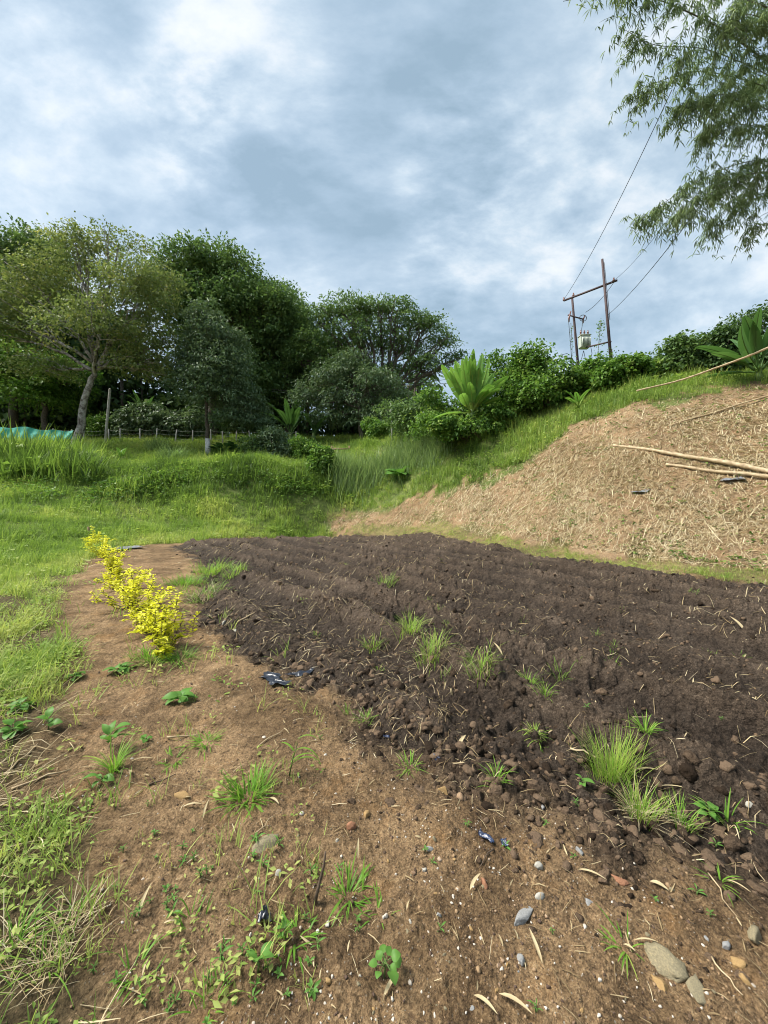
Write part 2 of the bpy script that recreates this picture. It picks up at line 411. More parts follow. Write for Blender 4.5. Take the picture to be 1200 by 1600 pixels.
def rough_mat(name, c0, c1, scale=8, rough=.8, bump=.3, spec=.3, metallic=0, detail=5, stretch=(1, 1, 1), c2=None, lo=.3, hi=.7, tint=False):
    m, nt, N, L = nodes(name)
    tc = N('ShaderNodeTexCoord'); mp = N('ShaderNodeMapping'); mp.inputs['Scale'].default_value = stretch; L.new(tc.outputs['Object'], mp.inputs[0])
    ns = N('ShaderNodeTexNoise'); ns.inputs['Scale'].default_value = scale; ns.inputs['Detail'].default_value = detail; ns.inputs['Roughness'].default_value = .65
    L.new(mp.outputs[0], ns.inputs[0])
    r = ramp(nt, [(lo, c0)]+([((lo+hi)/2, c2)] if c2 else [])+[(hi, c1)])
    if tint:
        at = N('ShaderNodeAttribute'); at.attribute_name = 'tint'
        a = N('ShaderNodeMath'); a.operation = 'MULTIPLY_ADD'; L.new(ns.outputs[0], a.inputs[0]); a.inputs[1].default_value = .6
        b = N('ShaderNodeMath'); b.operation = 'SUBTRACT'; L.new(at.outputs['Fac'], b.inputs[0]); b.inputs[1].default_value = .3
        L.new(b.outputs[0], a.inputs[2]); L.new(a.outputs[0], r.inputs[0])
    else: L.new(ns.outputs[0], r.inputs[0])
    p = N('ShaderNodeBsdfPrincipled'); L.new(r.outputs[0], p.inputs['Base Color']); p.inputs['Roughness'].default_value = rough
    p.inputs['Specular IOR Level'].default_value = spec; p.inputs['Metallic'].default_value = metallic
    if bump:
        b = N('ShaderNodeBump'); b.inputs['Strength'].default_value = bump; b.inputs['Distance'].default_value = .02
        L.new(ns.outputs[0], b.inputs['Height']); L.new(b.outputs[0], p.inputs['Normal'])
    o = N('ShaderNodeOutputMaterial'); L.new(p.outputs[0], o.inputs[0])
    return m

def ground_mat():
    m, nt, N, L = nodes('ground_soil')
    tc = N('ShaderNodeTexCoord')
    def noise(s, d=5, r=.6, dist=0):
        n_ = N('ShaderNodeTexNoise'); n_.inputs['Scale'].default_value = s; n_.inputs['Detail'].default_value = d; n_.inputs['Roughness'].default_value = r; n_.inputs['Distortion'].default_value = dist
        L.new(tc.outputs['Object'], n_.inputs[0]); return n_.outputs[0]
    def attr(nm):
        a = N('ShaderNodeAttribute'); a.attribute_name = nm; return a.outputs['Fac']
    def math(op, a, b=None, clamp=False):
        x = N('ShaderNodeMath'); x.operation = op; x.use_clamp = clamp
        for i, v in enumerate((a, b)):
            if v is None: continue
            if isinstance(v, (int, float)): x.inputs[i].default_value = v
            else: L.new(v, x.inputs[i])
        return x.outputs[0]
    def mix(f, a, b, blend='MIX'):
        x = N('ShaderNodeMix'); x.data_type = 'RGBA'; x.blend_type = blend
        if isinstance(f, (int, float)): x.inputs[0].default_value = f
        else: L.new(f, x.inputs[0])
        for i, v in ((6, a), (7, b)):
            if isinstance(v, tuple): x.inputs[i].default_value = (*v, 1)
            else: L.new(v, x.inputs[i])
        return x.outputs[2]
    def rp(v, stops):
        r = ramp(nt, stops); L.new(v, r.inputs[0]); return r.outputs[0]
    n1, n2, n3, n4 = noise(1.1, 4), noise(6, 6, .65), noise(30, 6, .7), noise(120, 4, .7)
    comb = math('ADD', math('MULTIPLY', n1, .22), math('ADD', math('MULTIPLY', n2, .25), math('MULTIPLY', n3, .42)))
    comb = math('ADD', math('SUBTRACT', comb, .145), math('MULTIPLY', n4, .40))
    comb = math('MULTIPLY_ADD', comb, 1.15) if False else comb
    soil = rp(comb, [(.34, (.055, .037, .022)), (.43, (.155, .104, .059)), (.50, (.26, .175, .097)), (.57, (.38, .26, .142)), (.66, (.53, .395, .24))])
    # gritty specks, fine then coarse
    v2 = N('ShaderNodeTexVoronoi'); v2.inputs['Scale'].default_value = 230; L.new(tc.outputs['Object'], v2.inputs['Vector'])
    s2 = N('ShaderNodeSeparateColor'); L.new(v2.outputs['Color'], s2.inputs[0])
    soil = mix(math('MULTIPLY', math('LESS_THAN', v2.outputs['Distance'], .3), math('MULTIPLY', s2.outputs[1], .75)), soil, rp(s2.outputs[0], [(0, (.05, .03, .02)), (.45, (.20, .12, .06)), (.8, (.36, .24, .12)), (1, (.5, .42, .3))]))
    vo = N('ShaderNodeTexVoronoi'); vo.inputs['Scale'].default_value = 95; L.new(tc.outputs['Object'], vo.inputs['Vector'])
    sp = math('MULTIPLY', math('LESS_THAN', vo.outputs['Distance'], .26), math('GREATER_THAN', noise(25, 2), .47))
    vc = N('ShaderNodeSeparateColor'); L.new(vo.outputs['Color'], vc.inputs[0])
    spc = rp(vc.outputs[0], [(0, (.10, .06, .04)), (.5, (.30, .20, .12)), (.8, (.33, .24, .14)), (1, (.45, .42, .36))])
    soil = mix(math('MULTIPLY', sp, .8), soil, spc)
    damp = rp(noise(1.7, 5, .65), [(.42, (.62, .59, .56)), (.56, (1.06, 1.03, 1.0))])
    soil = mix(1.0, soil, damp, 'MULTIPLY')
    oc = rp(noise(3.3, 5, .7), [(.56, (0, 0, 0)), (.70, (1, 1, 1))])
    soil = mix(math('MULTIPLY', oc, .34), soil, (.38, .20, .07))
    fld = rp(comb, [(.35, (.0175, .0125, .009)), (.46, (.046, .0335, .0245)), (.56, (.085, .063, .0465)), (.67, (.185, .143, .108))])
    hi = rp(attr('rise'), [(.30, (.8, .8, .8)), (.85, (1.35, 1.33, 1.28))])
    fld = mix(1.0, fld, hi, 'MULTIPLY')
    stw = rp(comb, [(.37, (.11, .073, .042)), (.46, (.24, .160, .09)), (.55, (.37, .265, .155)), (.66, (.50, .40, .26))])
    strk = rp(noise(2.2, 3), [(.45, (0, 0, 0)), (.62, (1, 1, 1))])
    stw = mix(math('MULTIPLY', strk, .26), stw, (.30, .145, .06))
    grs = rp(comb, [(.37, (.05, .06, .022)), (.48, (.10, .14, .036)), (.56, (.18, .21, .06)), (.66, (.30, .27, .12))])
    wdy = rp(comb, [(.36, (.045, .035, .018)), (.5, (.10, .075, .04)), (.62, (.16, .12, .06))])
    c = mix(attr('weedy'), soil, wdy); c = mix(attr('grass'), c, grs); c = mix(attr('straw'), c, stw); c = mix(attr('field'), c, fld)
    p = N('ShaderNodeBsdfPrincipled'); L.new(c, p.inputs['Base Color'])
    ro = math('SUBTRACT', .92, math('MULTIPLY', math('MULTIPLY', attr('field'), n2), .30))
    L.new(ro, p.inputs['Roughness']); p.inputs['Specular IOR Level'].default_value = .14
    def vor(s, rnd=1):
        v_ = N('ShaderNodeTexVoronoi'); v_.inputs['Scale'].default_value = s; v_.feature = 'F1'
        w_ = N('ShaderNodeMixRGB') if False else None
        L.new(tc.outputs['Object'], v_.inputs['Vector']); return v_.outputs['Distance']
    cr = math('ADD', math('MULTIPLY', vor(16), -.9), math('MULTIPLY', vor(38), -.6))
    cr = math('MULTIPLY', cr, math('ADD', math('MULTIPLY', attr('field'), .6), .65))
    hsum = math('ADD', math('ADD', math('MULTIPLY', n3, 1.0), math('MULTIPLY', n4, .45)), cr)
    b = N('ShaderNodeBump'); b.inputs['Strength'].default_value = .9; b.inputs['Distance'].default_value = .04; L.new(hsum, b.inputs['Height']); L.new(b.outputs[0], p.inputs['Normal'])
    o = N('ShaderNodeOutputMaterial'); L.new(p.outputs[0], o.inputs[0])
    return m

# ------------------------------------------------------------------ ground sheet
def build_ground():
    rs = [0.0, .15, .35, .55, .7]; r = .8
    while r < 1.0: rs.append(r); r *= 1.02
    while r < 420:
        rs.append(r)
        k = min(.0026*max(r, 1)**.62, .0095) if r < 26 else (.02 if r < 60 else .08)
        r *= 1+k
    rs = np.array(rs)
    th = np.r_[np.arange(-54, 54.01, .18), np.arange(58, 303.9, 3.0)]*pi/180
    R, T = np.meshgrid(rs, th, indexing='ij')
    jx = 0
    x = R*np.sin(T); y = R*np.cos(T)
    mk = masks(x, y); z = hbase(x, y); d = detail(x, y, mk)
    m, k = R.shape
    V = np.stack([x, y, z+d], -1).reshape(-1, 3)
    i = np.arange(m-1)[:, None]*k; j = np.arange(k)[None]; j2 = (j+1) % k
    Q = np.stack([i+j, i+j2, i+k+j2, i+k+j], -1).reshape(-1, 4)
    Q = Q[:, ::-1]
    lum = d-np.where(mk[0] > .5, .06*fbm(x*1.1, y*1.1, 3, 14), 0)
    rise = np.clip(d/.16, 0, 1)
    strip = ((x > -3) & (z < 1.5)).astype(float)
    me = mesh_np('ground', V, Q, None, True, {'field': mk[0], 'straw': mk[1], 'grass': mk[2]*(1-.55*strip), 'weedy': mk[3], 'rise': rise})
    print('ground faces', len(Q))
    o = mobj('ground', me, ground_mat()); o['kind'] = 'structure'
build_ground()

# ------------------------------------------------------------------ shared materials
M = {}
M['grass'] = leaf_mat('grass_green', [(.075, .13, .030), (.155, .25, .052), (.27, .37, .085), (.42, .45, .15)], .4, .55, inst=True)
M['fgrass'] = leaf_mat('grass_blade', [(.06, .13, .02), (.11, .24, .03), (.19, .35, .05), (.36, .44, .10)], .4, .45)
M['dry'] = leaf_mat('dry_blade', [(.16, .11, .055), (.32, .24, .13), (.46, .38, .23), (.60, .52, .36)], .2, .7)
M['weed'] = leaf_mat('weed_leaf', [(.06, .14, .028), (.105, .23, .045), (.16, .31, .065)], .35, .45)
M['yellow'] = leaf_mat('golden_leaf', [(.22, .27, .02), (.52, .52, .03), (.72, .70, .045), (.82, .80, .12)], .35, .45)
M['leaf_light'] = leaf_mat('olive_leaf', [(.085, .125, .045), (.15, .20, .07), (.23, .28, .10), (.33, .31, .11)], .3, .5)
M['leaf_dark'] = leaf_mat('dark_leaf', [(.04, .082, .034), (.082, .14, .052), (.135, .20, .07)], .25, .5)
M['leaf_mid'] = leaf_mat('mid_leaf', [(.05, .098, .038), (.118, .195, .064), (.195, .275, .095)], .3, .5)
M['leaf_grey'] = leaf_mat('grey_green_leaf', [(.062, .105, .056), (.115, .175, .09), (.185, .245, .13)], .25, .45)
M['leaf_vine'] = leaf_mat('vine_leaf', [(.035, .085, .018), (.085, .175, .032), (.155, .265, .055), (.25, .34, .085)], .35, .45)
M['leaf_bamboo'] = leaf_mat('bamboo_leaf', [(.10, .15, .085), (.17, .23, .12), (.26, .31, .17)], .55, .45)
M['banana'] = leaf_mat('banana_leaf', [(.06, .15, .03), (.13, .27, .055), (.22, .38, .09), (.46, .40, .07)], .35, .38)
M['banana_dark'] = leaf_mat('dark_banana_leaf', [(.04, .10, .03), (.08, .17, .05), (.135, .235, .075)], .3, .38)
M['bark'] = rough_mat('bark', (.035, .028, .02), (.15, .125, .10), 9, .9, .6)
M['bark_lichen'] = rough_mat('lichen_bark', (.07, .055, .045), (.42, .40, .36), 3.5, .9, .5, lo=.38, hi=.62)
M['white'] = rough_mat('whitewash', (.42, .41, .38), (.75, .74, .70), 6, .85, .3)
M['twig'] = rough_mat('twig_bark', (.05, .035, .022), (.14, .10, .07), 20, .9, .3)
M['green_stem'] = rough_mat('green_stem', (.06, .11, .025), (.12, .18, .05), 20, .6, 0)
M['concrete'] = rough_mat('concrete_post', (.30, .29, .27), (.52, .51, .48), 9, .85, .2)
M['pole'] = rough_mat('rusty_steel', (.030, .020, .022), (.075, .045, .046), 10, .65, .1)
M['steel'] = rough_mat('grey_steel', (.34, .38, .33), (.46, .50, .44), 6, .5, 0)
M['cable'] = rough_mat('cable_sheath', (.02, .02, .022), (.05, .05, .055), 10, .5, 0)
M['porcelain'] = rough_mat('porcelain', (.12, .05, .035), (.2, .09, .06), 10, .3, 0, .5)
M['bamboo'] = rough_mat('dry_bamboo', (.20, .14, .08), (.52, .43, .28), 9, .6, .3, c2=(.38, .29, .17), stretch=(1, 1, 1))
M['culm'] = rough_mat('bamboo_culm', (.05, .055, .03), (.12, .12, .06), 6, .5, .1)
M['net'] = rough_mat('shade_net', (.03, .26, .20), (.07, .40, .31), 14, .7, .3, stretch=(1, 1, 3))
M['plastic'] = rough_mat('black_plastic', (.010, .012, .018), (.028, .034, .050), 25, .28, .25, .6)
M['plastic_blue'] = rough_mat('dark_blue_plastic', (.012, .018, .045), (.03, .05, .11), 25, .3, .25, .6)
M['plastic_grey'] = rough_mat('grey_plastic_sheet', (.10, .105, .115), (.22, .23, .25), 9, .45, .5, .5)
M['wood'] = rough_mat('weathered_wood', (.20, .12, .07), (.38, .25, .15), 9, .85, .3)
M['clod'] = rough_mat('dark_clod', (.026, .0175, .0115), (.145, .100, .066), 55, .9, 1.0, .1, tint=True)
M['clod_brown'] = rough_mat('brown_clod', (.07, .044, .027), (.27, .18, .10), 28, .9, .6, tint=True)
M['gravel'] = rough_mat('gravel_mix', (.08, .05, .035), (.46, .42, .36), 30, .8, .2, c2=(.26, .17, .10), tint=True)
M['stone_grey'] = rough_mat('grey_stone', (.13, .13, .125), (.33, .33, .325), 14, .75, .3)
M['stone_ochre'] = rough_mat('ochre_stone', (.20, .12, .05), (.42, .28, .12), 14, .85, .4)
M['stone_red'] = rough_mat('reddish_stone', (.20, .09, .05), (.36, .18, .10), 14, .85, .4)
M['stone_olive'] = rough_mat('olive_stone', (.13, .11, .07), (.34, .27, .15), 12, .85, .5, c2=(.22, .19, .12))
M['stone_white'] = rough_mat('white_stone', (.24, .225, .19), (.44, .42, .37), 14, .7, .2)
# ------------------------------------------------------------------ grass cover (stuff, instanced tufts)
def tuft_mesh(nb, L, W, spread, lean, curl, seed, nseg=2):
    r = np.random.default_rng(seed); mb = MB()
    P = np.c_[r.normal(0, spread, nb), r.normal(0, spread, nb), np.zeros(nb)-.02]
    blades(mb, P, r.uniform(0, 2*pi, nb), L*r.uniform(.5, 1.15, nb), W*r.uniform(.7, 1.2, nb), r.uniform(.02, lean, nb), r.uniform(.1, curl, nb), nseg, r.uniform(.2, .8, nb))
    me = mb.mesh('tuft'); return me
def leafy_mesh(nb, h, spread, L, seed):
    r = np.random.default_rng(seed); mb = MB()
    P = np.c_[r.normal(0, spread, nb), r.normal(0, spread, nb), r.uniform(0, h, nb)]
    D = np.c_[r.normal(0, 1, (nb, 2)), r.uniform(-.3, .6, nb)]
    leaves(mb, P, D, np.c_[r.normal(0, .5, (nb, 2)), np.ones(nb)], L*r.uniform(.6, 1.2, nb), L*.5*r.uniform(.7, 1.1, nb), .1, r.uniform(.2, .8, nb))
    return mb.mesh('tuft')
def scatter_gn(name, P, scale, rot, tint, pick, sources, mat, kind='stuff', sz=None):
    me = bpy.data.meshes.new(name); me.vertices.add(len(P)); me.vertices.foreach_set('co', np.asarray(P, np.float32).ravel())
    for k, v in (('scl', scale), ('rotz', rot), ('tint', tint)):
        a = me.attributes.new(k, 'FLOAT', 'POINT'); a.data.foreach_set('value', np.asarray(v, np.float32))
    a = me.attributes.new('pick', 'INT', 'POINT'); a.data.foreach_set('value', np.asarray(pick, np.int32))
    o = mobj(name, me, None); o['kind'] = kind
    col = bpy.data.collections.new(name+'_kinds')
    for i, s in enumerate(sources):
        s.materials.clear(); s.materials.append(mat)
        so_ = bpy.data.objects.new('%s_kind_%02d' % (name, i), s); col.objects.link(so_)
    ng = bpy.data.node_groups.new(name, 'GeometryNodeTree')
    ng.interface.new_socket('Geometry', in_out='INPUT', socket_type='NodeSocketGeometry'); ng.interface.new_socket('Geometry', in_out='OUTPUT', socket_type='NodeSocketGeometry')
    N = ng.nodes.new; L = ng.links.new
    gi, go = N('NodeGroupInput'), N('NodeGroupOutput')
    ci = N('GeometryNodeCollectionInfo'); ci.inputs['Collection'].default_value = col; ci.inputs['Separate Children'].default_value = True; ci.inputs['Reset Children'].default_value = True
    ip = N('GeometryNodeInstanceOnPoints'); ip.inputs['Pick Instance'].default_value = True
    def na(nm, t='FLOAT'):
        n_ = N('GeometryNodeInputNamedAttribute'); n_.data_type = t; n_.inputs['Name'].default_value = nm; return n_.outputs[0]
    m2p = N('GeometryNodeMeshToPoints')
    L(gi.outputs[0], m2p.inputs[0]); L(m2p.outputs[0], ip.inputs['Points']); L(ci.outputs[0], ip.inputs['Instance'])
    L(na('pick', 'INT'), ip.inputs['Instance Index'])
    cx = N('ShaderNodeCombineXYZ'); L(na('rotz'), cx.inputs[2]); L(cx.outputs[0], ip.inputs['Rotation'])
    L(na('scl'), ip.inputs['Scale']); L(ip.outputs[0], go.inputs[0])
    md = o.modifiers.new('scatter', 'NODES'); md.node_group = ng
    return o
def polar(n, r0, r1, a0=-54, a1=54, seed=1, pw=1.0):
    r_ = np.random.default_rng(seed)
    u = r_.uniform(0, 1, n)
    r = np.exp(np.log(r0)+(np.log(r1)-np.log(r0))*u**pw)
    t = r_.uniform(a0, a1, n)*pi/180
    return r*np.sin(t), r*np.cos(t), r, r_

# lawn on the terraces and the strip under the slope
x, y, r, q = polar(95000, 5.0, 46, -52, 52, 5, .75)
f_, s_, g_, w_, fs = masks(x, y)
cl = fbm(x*.8, y*.8, 3, 71)
keep = (q.uniform(0, 1, len(x)) < g_*(.35+1.1*cl)) & (psdf(STRAW, x, y) > .05) & ((x < -2.5) | (q.uniform(0, 1, len(x)) < .8))
tf = ground_px(325, 709); keep &= ~((np.abs(x-tf.x*y/tf.y) < .35) & (y < tf.y+.3) & (y > tf.y-3.5))
x, y, r = x[keep], y[keep], r[keep]
z = height(x, y)
px = CX+F*x/y; py = CY-F*(z-EYE)/y
zb = hbase(x, y)
bank = ((px < 500) & (y > 20) & (y < 24.5)).astype(float)*smooth(1.9, 2.6, zb)
upper = smooth(3.6, 4.6, zb)*(x < 0)
low = (1-smooth(1.2, 2.4, zb))
tint = .52+1.0*(fbm(x*.45, y*.45, 4, 72)-.5)+.16*low*(x > -9)-.16*bank+.02*upper+q.normal(0, .10, len(x))  # bank grass tinted darker: its darker growth plus the bank's shadow, painted in
scl = (.25+1.5*fbm(x*.8, y*.8, 4, 73)**1.3)*np.clip(.55+r*.03, .5, 1.5)*(1+.4*bank)*q.uniform(.7, 1.3, len(x))
strip = (x > -3) & (psdf(STRAW, x, y) < 1.5) & (zb < 1.6)
scl *= np.where(strip, .40, np.where(x > 0, 1.05, 1)); tint += .1*strip+.12*(x > 0)*q.normal(.3, 1, len(x))
tall = ((px < 145) & (y > 19) & (y < 30) & (zb > 3.0)).astype(float)*smooth(.35, .5, fbm(x*.5, y*.5, 2, 79)+.12)
scl *= 1+1.5*tall; tint -= .15*tall
src = [tuft_mesh(16, .30, .022, .10, .5, 1.2, 1), tuft_mesh(14, .36, .020, .08, .35, 1.4, 2), tuft_mesh(18, .22, .024, .13, .8, 1.0, 3), leafy_mesh(22, .16, .12, .10, 4), tuft_mesh(12, .45, .018, .06, .3, .9, 6)]
pick = q.choice(5, len(x), p=[.27, .25, .2, .16, .12])
scatter_gn('lawn_grass', np.c_[x, y, z-.02], scl, q.uniform(0, 6.28, len(x)), np.clip(tint, 0, 1), pick, src, M['grass'])
print('lawn', len(x))

# leafy dark plants on the face of the terrace bank
x, y, r, q = polar(26000, 15, 27, -46, -4, 9)
zb = hbase(x, y); pxx = CX+F*x/y; pyy = CY-F*(zb-EYE)/y
mid = 762+10*np.sin(pxx/70)
keep = (q.uniform(0, 1, len(x)) < np.exp(-((pyy-mid)/15)**2)*np.interp(pxx, [20, 150, 300, 480, 520], [.25, .8, 1, 1, .2])*smooth(.42, .56, fbm(x*.7, y*.7, 3, 74))*.42) & (y > 14)
x, y, r = x[keep], y[keep], r[keep]; z = height(x, y); mb = MB()
for k in range(7):
    leaves(mb, np.c_[x+q.normal(0, .16, len(x)), y+q.normal(0, .16, len(x)), z+q.uniform(.02, .45, len(x))], np.c_[q.normal(0, 1, (len(x), 2)), q.uniform(-.5, .4, len(x))], np.c_[q.normal(0, .5, (len(x), 2)), np.ones(len(x))], q.uniform(.12, .24, len(x)), q.uniform(.06, .12, len(x)), .1, np.clip(q.normal(.45, .22, len(x)), 0, 1))
mobj('bank_plants', mb.mesh('bank_plants'), M['leaf_vine'])['kind'] = 'stuff'
print('bank', len(x))

# weeds on the near left bare ground and sparse sprouts
x, y, r, q = polar(30000, .85, 9.0, -54, -10, 6)
f_, s_, g_, w_, fs = masks(x, y)
cl = smooth(.46, .56, fbm(x*1.9, y*1.9, 3, 81))
bare = np.clip(1-f_-g_-w_-s_, 0, 1)
keep = q.uniform(0, 1, len(x)) < (w_*(.07+.9*cl)*.80*np.clip((r-1.8)/2.2, .04, 1.35)+bare*.010+f_*.001)
x, y, r = x[keep], y[keep], r[keep]; z = height(x, y)
src = [tuft_mesh(9, .16, .008, .03, .9, 1.0, 11, 3), tuft_mesh(7, .20, .007, .02, .6, 1.2, 12, 3), leafy_mesh(12, .05, .035, .034, 13), leafy_mesh(16, .08, .045, .030, 14), tuft_mesh(12, .11, .007, .04, 1.1, .6, 15, 3)]
scatter_gn('ground_weeds', np.c_[x, y, z-.004], q.uniform(.45, 1.25, len(x))*(.6+1.0*np.minimum(r, 6)/6), q.uniform(0, 6.28, len(x)), np.clip(.74+.6*(fbm(x*2, y*2, 2, 82)-.5)+q.normal(0, .13, len(x)), 0, 1), q.choice(5, len(x), p=[.27, .2, .2, .18, .15]), src, M['grass'])
print('weeds', len(x))

# dead straw matted among the weeds at the left
def strips(mb, x, y, z, L, W, az, r, tilt=.15, nseg=2, tint=None, curlz=.25):
    m = len(x)
    t = np.linspace(0, 1, nseg+1)
    bend = r.normal(0, .35, m)
    a = az[:, None]+bend[:, None]*(t[None]-.5)
    st = (L/nseg)[:, None]
    dx = np.c_[np.zeros(m), np.cumsum(np.cos(a[:, :-1])*st, 1)]; dy = np.c_[np.zeros(m), np.cumsum(np.sin(a[:, :-1])*st, 1)]
    X = x[:, None]+dx-dx.mean(1, keepdims=True); Y = y[:, None]+dy-dy.mean(1, keepdims=True)
    Z = height(X.ravel(), Y.ravel()).reshape(X.shape)
    Zl = Z[:, :1]+(Z[:, -1:]-Z[:, :1])*t[None]
    Z = np.maximum(Z, Zl)+.004+np.abs(r.normal(0, 1, (m, 1)))*.012*(L[:, None]/.15)*t[None]*r.choice([0, 1, 1], (m, 1))*tilt/.15+curlz*L[:, None]*(t*(1-t))[None]*np.abs(r.normal(0, .5, (m, 1)))
    wp = np.array([.75]+[1]*(nseg-1)+[.35])[None]*W[:, None]*.5
    sx, sy = -np.sin(az)[:, None]*wp, np.cos(az)[:, None]*wp
    roll = r.normal(0, .35, (m, 1))*wp
    V = np.stack([np.stack([X+sx, Y+sy, Z+roll], -1), np.stack([X-sx, Y-sy, Z-roll], -1)], 2).reshape(-1, 3)
    fs = []
    for i in range(nseg): fs += [(2*i, 2*i+1, 2*i+3), (2*i, 2*i+3, 2*i+2)]
    T = (np.array(fs)[None]+(np.arange(m)*(2*nseg+2))[:, None, None]).reshape(-1, 3)
    mb.add(V, T, np.repeat(tint if tint is not None else r.uniform(.1, .9, m), 2*nseg+2))
x, y, r, q = polar(9000, .85, 7, -54, -14, 16)
f_, s_, g_, w_, fs = masks(x, y)
cl = smooth(.42, .62, fbm(x*1.3+9, y*1.3, 3, 83))
keep = q.uniform(0, 1, len(x)) < w_*cl*.80
x, y, r = x[keep], y[keep], r[keep]
mb = MB(); strips(mb, x, y, 0, q.uniform(.05, .20, len(x))*np.clip(r/2.5, .7, 1.6), q.uniform(.0018, .0045, len(x)), q.normal(.4, .8, len(x)), q, .6, 3, None, .5)
mobj('dead_grass', mb.mesh('dead_grass'), M['dry'])['kind'] = 'stuff'

# straw litter: dense on the slope, thin on the tilled soil and the bare soil
x, y, r, q = polar(330000, 7, 26, -12, 53, 17, .9)
ss = psdf(STRAW, x, y)
keep = (ss < .15) & (q.uniform(0, 1, len(x)) < (.48+.9*smooth(.36, .60, fbm(x*.8, y*.8, 4, 91)))*.62*np.clip(1-.55*smooth(-1.2, 0, ss), 0, 1))
x, y, r = x[keep], y[keep], r[keep]
mb = MB(); strips(mb, x, y, 0, np.exp(q.normal(-1.95, .45, len(x))), q.uniform(.006, .017, len(x))*np.clip(r/12, .75, 1.5), q.uniform(0, 6.28, len(x)), q, .5, 2, np.clip(q.normal(.52, .30, len(x))+.5*(fbm(x*.7, y*.7, 3, 98)-.5), 0, 1), .35)
print('slope straw', len(x))
mobj('slope_straw', mb.mesh('slope_straw'), M['dry'])['kind'] = 'stuff'
x, y, r, q = polar(26000, .9, 19, -50, 52, 18, .75)
f_, s_, g_, w_, fs = masks(x, y)
keep = q.uniform(0, 1, len(x)) < (f_*.42*(.3+1.4*smooth(.4, .65, fbm(x*.7, y*.7, 3, 92)))+np.clip(1-f_-g_-s_-w_, 0, 1)*.10)
x, y, r = x[keep], y[keep], r[keep]
mb = MB(); strips(mb, x, y, 0, q.uniform(.008, .050, len(x))*(1+.30*r), q.uniform(.0007, .0022, len(x))*(1+.45*r), q.uniform(0, 6.28, len(x)), q, .4, 2, np.clip(q.normal(.36, .25, len(x))+.15*(r > 3), 0, 1), .2)
print('litter', len(x))
mobj('straw_litter', mb.mesh('straw_litter'), M['dry'])['kind'] = 'stuff'
# creeping green runners on the slope
x, y, r, q = polar(16000, 7, 26, -12, 53, 27)
ss = psdf(STRAW, x, y)
rid = np.abs(fbm(x*.45+2, y*.45, 3, 95)-.5)
keep = (ss < .1) & (q.uniform(0, 1, len(x)) < np.exp(-(rid/.016)**2)*.5+.10+.55*smooth(-1.6, .1, ss)*fbm(x*1.2, y*1.2, 3, 96)+.35*smooth(.6, .72, fbm(x*.7, y*.7, 3, 97)))
x, y, r = x[keep], y[keep], r[keep]; z = height(x, y)
mb = MB()
for k in range(4):
    leaves(mb, np.c_[x+q.normal(0, .06, len(x)), y+q.normal(0, .06, len(x)), z+q.uniform(.01, .06, len(x))], np.c_[q.normal(0, 1, (len(x), 2)), q.uniform(-.2, .5, len(x))], np.c_[q.normal(0, .4, (len(x), 2)), np.ones(len(x))], q.uniform(.05, .10, len(x)), q.uniform(.03, .06, len(x)), .1, q.uniform(.1, .9, len(x)))
mobj('creeping_runners', mb.mesh('creeping_runners'), M['leaf_vine'])['kind'] = 'stuff'

# ------------------------------------------------------------------ clods and gravel (stuff)
def lump_mesh(sub, seed, amp=.3, flat=.75, cuts=9):
    """a broken lump: a ball cut by random planes, then roughened"""
    bm = bmesh.new(); bmesh.ops.create_icosphere(bm, subdivisions=sub, radius=1)
    V = np.array([v.co[:] for v in bm.verts]); T = np.array([[v.index for v in f.verts] for f in bm.faces]); bm.free()
    r_ = np.random.default_rng(seed)
    for k in range(cuts):
        a = unit(r_.normal(0, 1, 3)); c = r_.uniform(.45, .85)
        V = V-np.maximum(V@a-c, 0)[:, None]*a*.95
    V = V*(1+r_.normal(0, amp*.22, len(V)))[:, None]*np.array([1, r_.uniform(.65, .95), flat])
    return V*1.15, T
def rotmats(q, m):
    a, b, c = q.uniform(0, 6.28, m), q.normal(0, .5, m), q.normal(0, .5, m)
    ca, sa = np.cos(a), np.sin(a); R = np.zeros((m, 3, 3)); R[:, 0, 0] = ca; R[:, 0, 1] = -sa; R[:, 1, 0] = sa; R[:, 1, 1] = ca; R[:, 2, 2] = 1
    cb, sb = np.cos(b), np.sin(b); X = np.zeros((m, 3, 3)); X[:, 0, 0] = 1; X[:, 1, 1] = cb; X[:, 1, 2] = -sb; X[:, 2, 1] = sb; X[:, 2, 2] = cb
    cc, sc = np.cos(c), np.sin(c); Y = np.zeros((m, 3, 3)); Y[:, 1, 1] = 1; Y[:, 0, 0] = cc; Y[:, 0, 2] = sc; Y[:, 2, 0] = -sc; Y[:, 2, 2] = cc
    return R@X@Y
def scatter_lumps(name, P, s, q, mat, protos, tint, smooth_=False):
    mb = MB(); pk = q.integers(0, len(protos), len(P)); R = rotmats(q, len(P))
    for i, (V, T) in enumerate(protos):
        k = np.where(pk == i)[0]
        if not len(k): continue
        W_ = np.einsum('nij,vj->nvi', R[k], V)*s[k][:, None, None]+P[k][:, None]
        TT = (T[None]+(np.arange(len(k))*len(V))[:, None, None]).reshape(-1, 3)
        mb.add(W_.reshape(-1, 3), TT, np.repeat(tint[k], len(V)))
    o = mobj(name, mb.mesh(name, smooth_), mat); o['kind'] = 'stuff'; return o
x, y, r, q = polar(16000, 1.2, 16, -40, 54, 19, .95)
f_, s_, g_, w_, fs = masks(x, y)
edge = np.exp(-((fs+.28)/.30)**2)
cl = smooth(.42, .62, fbm(x*1.1+3, y*1.1, 3, 12))
keep = q.uniform(0, 1, len(x)) < f_*(.06+.30*cl+.55*edge*(y < 7))+.06*np.exp(-(np.maximum(fs, 0)/.25)**2)*(f_ < .5)
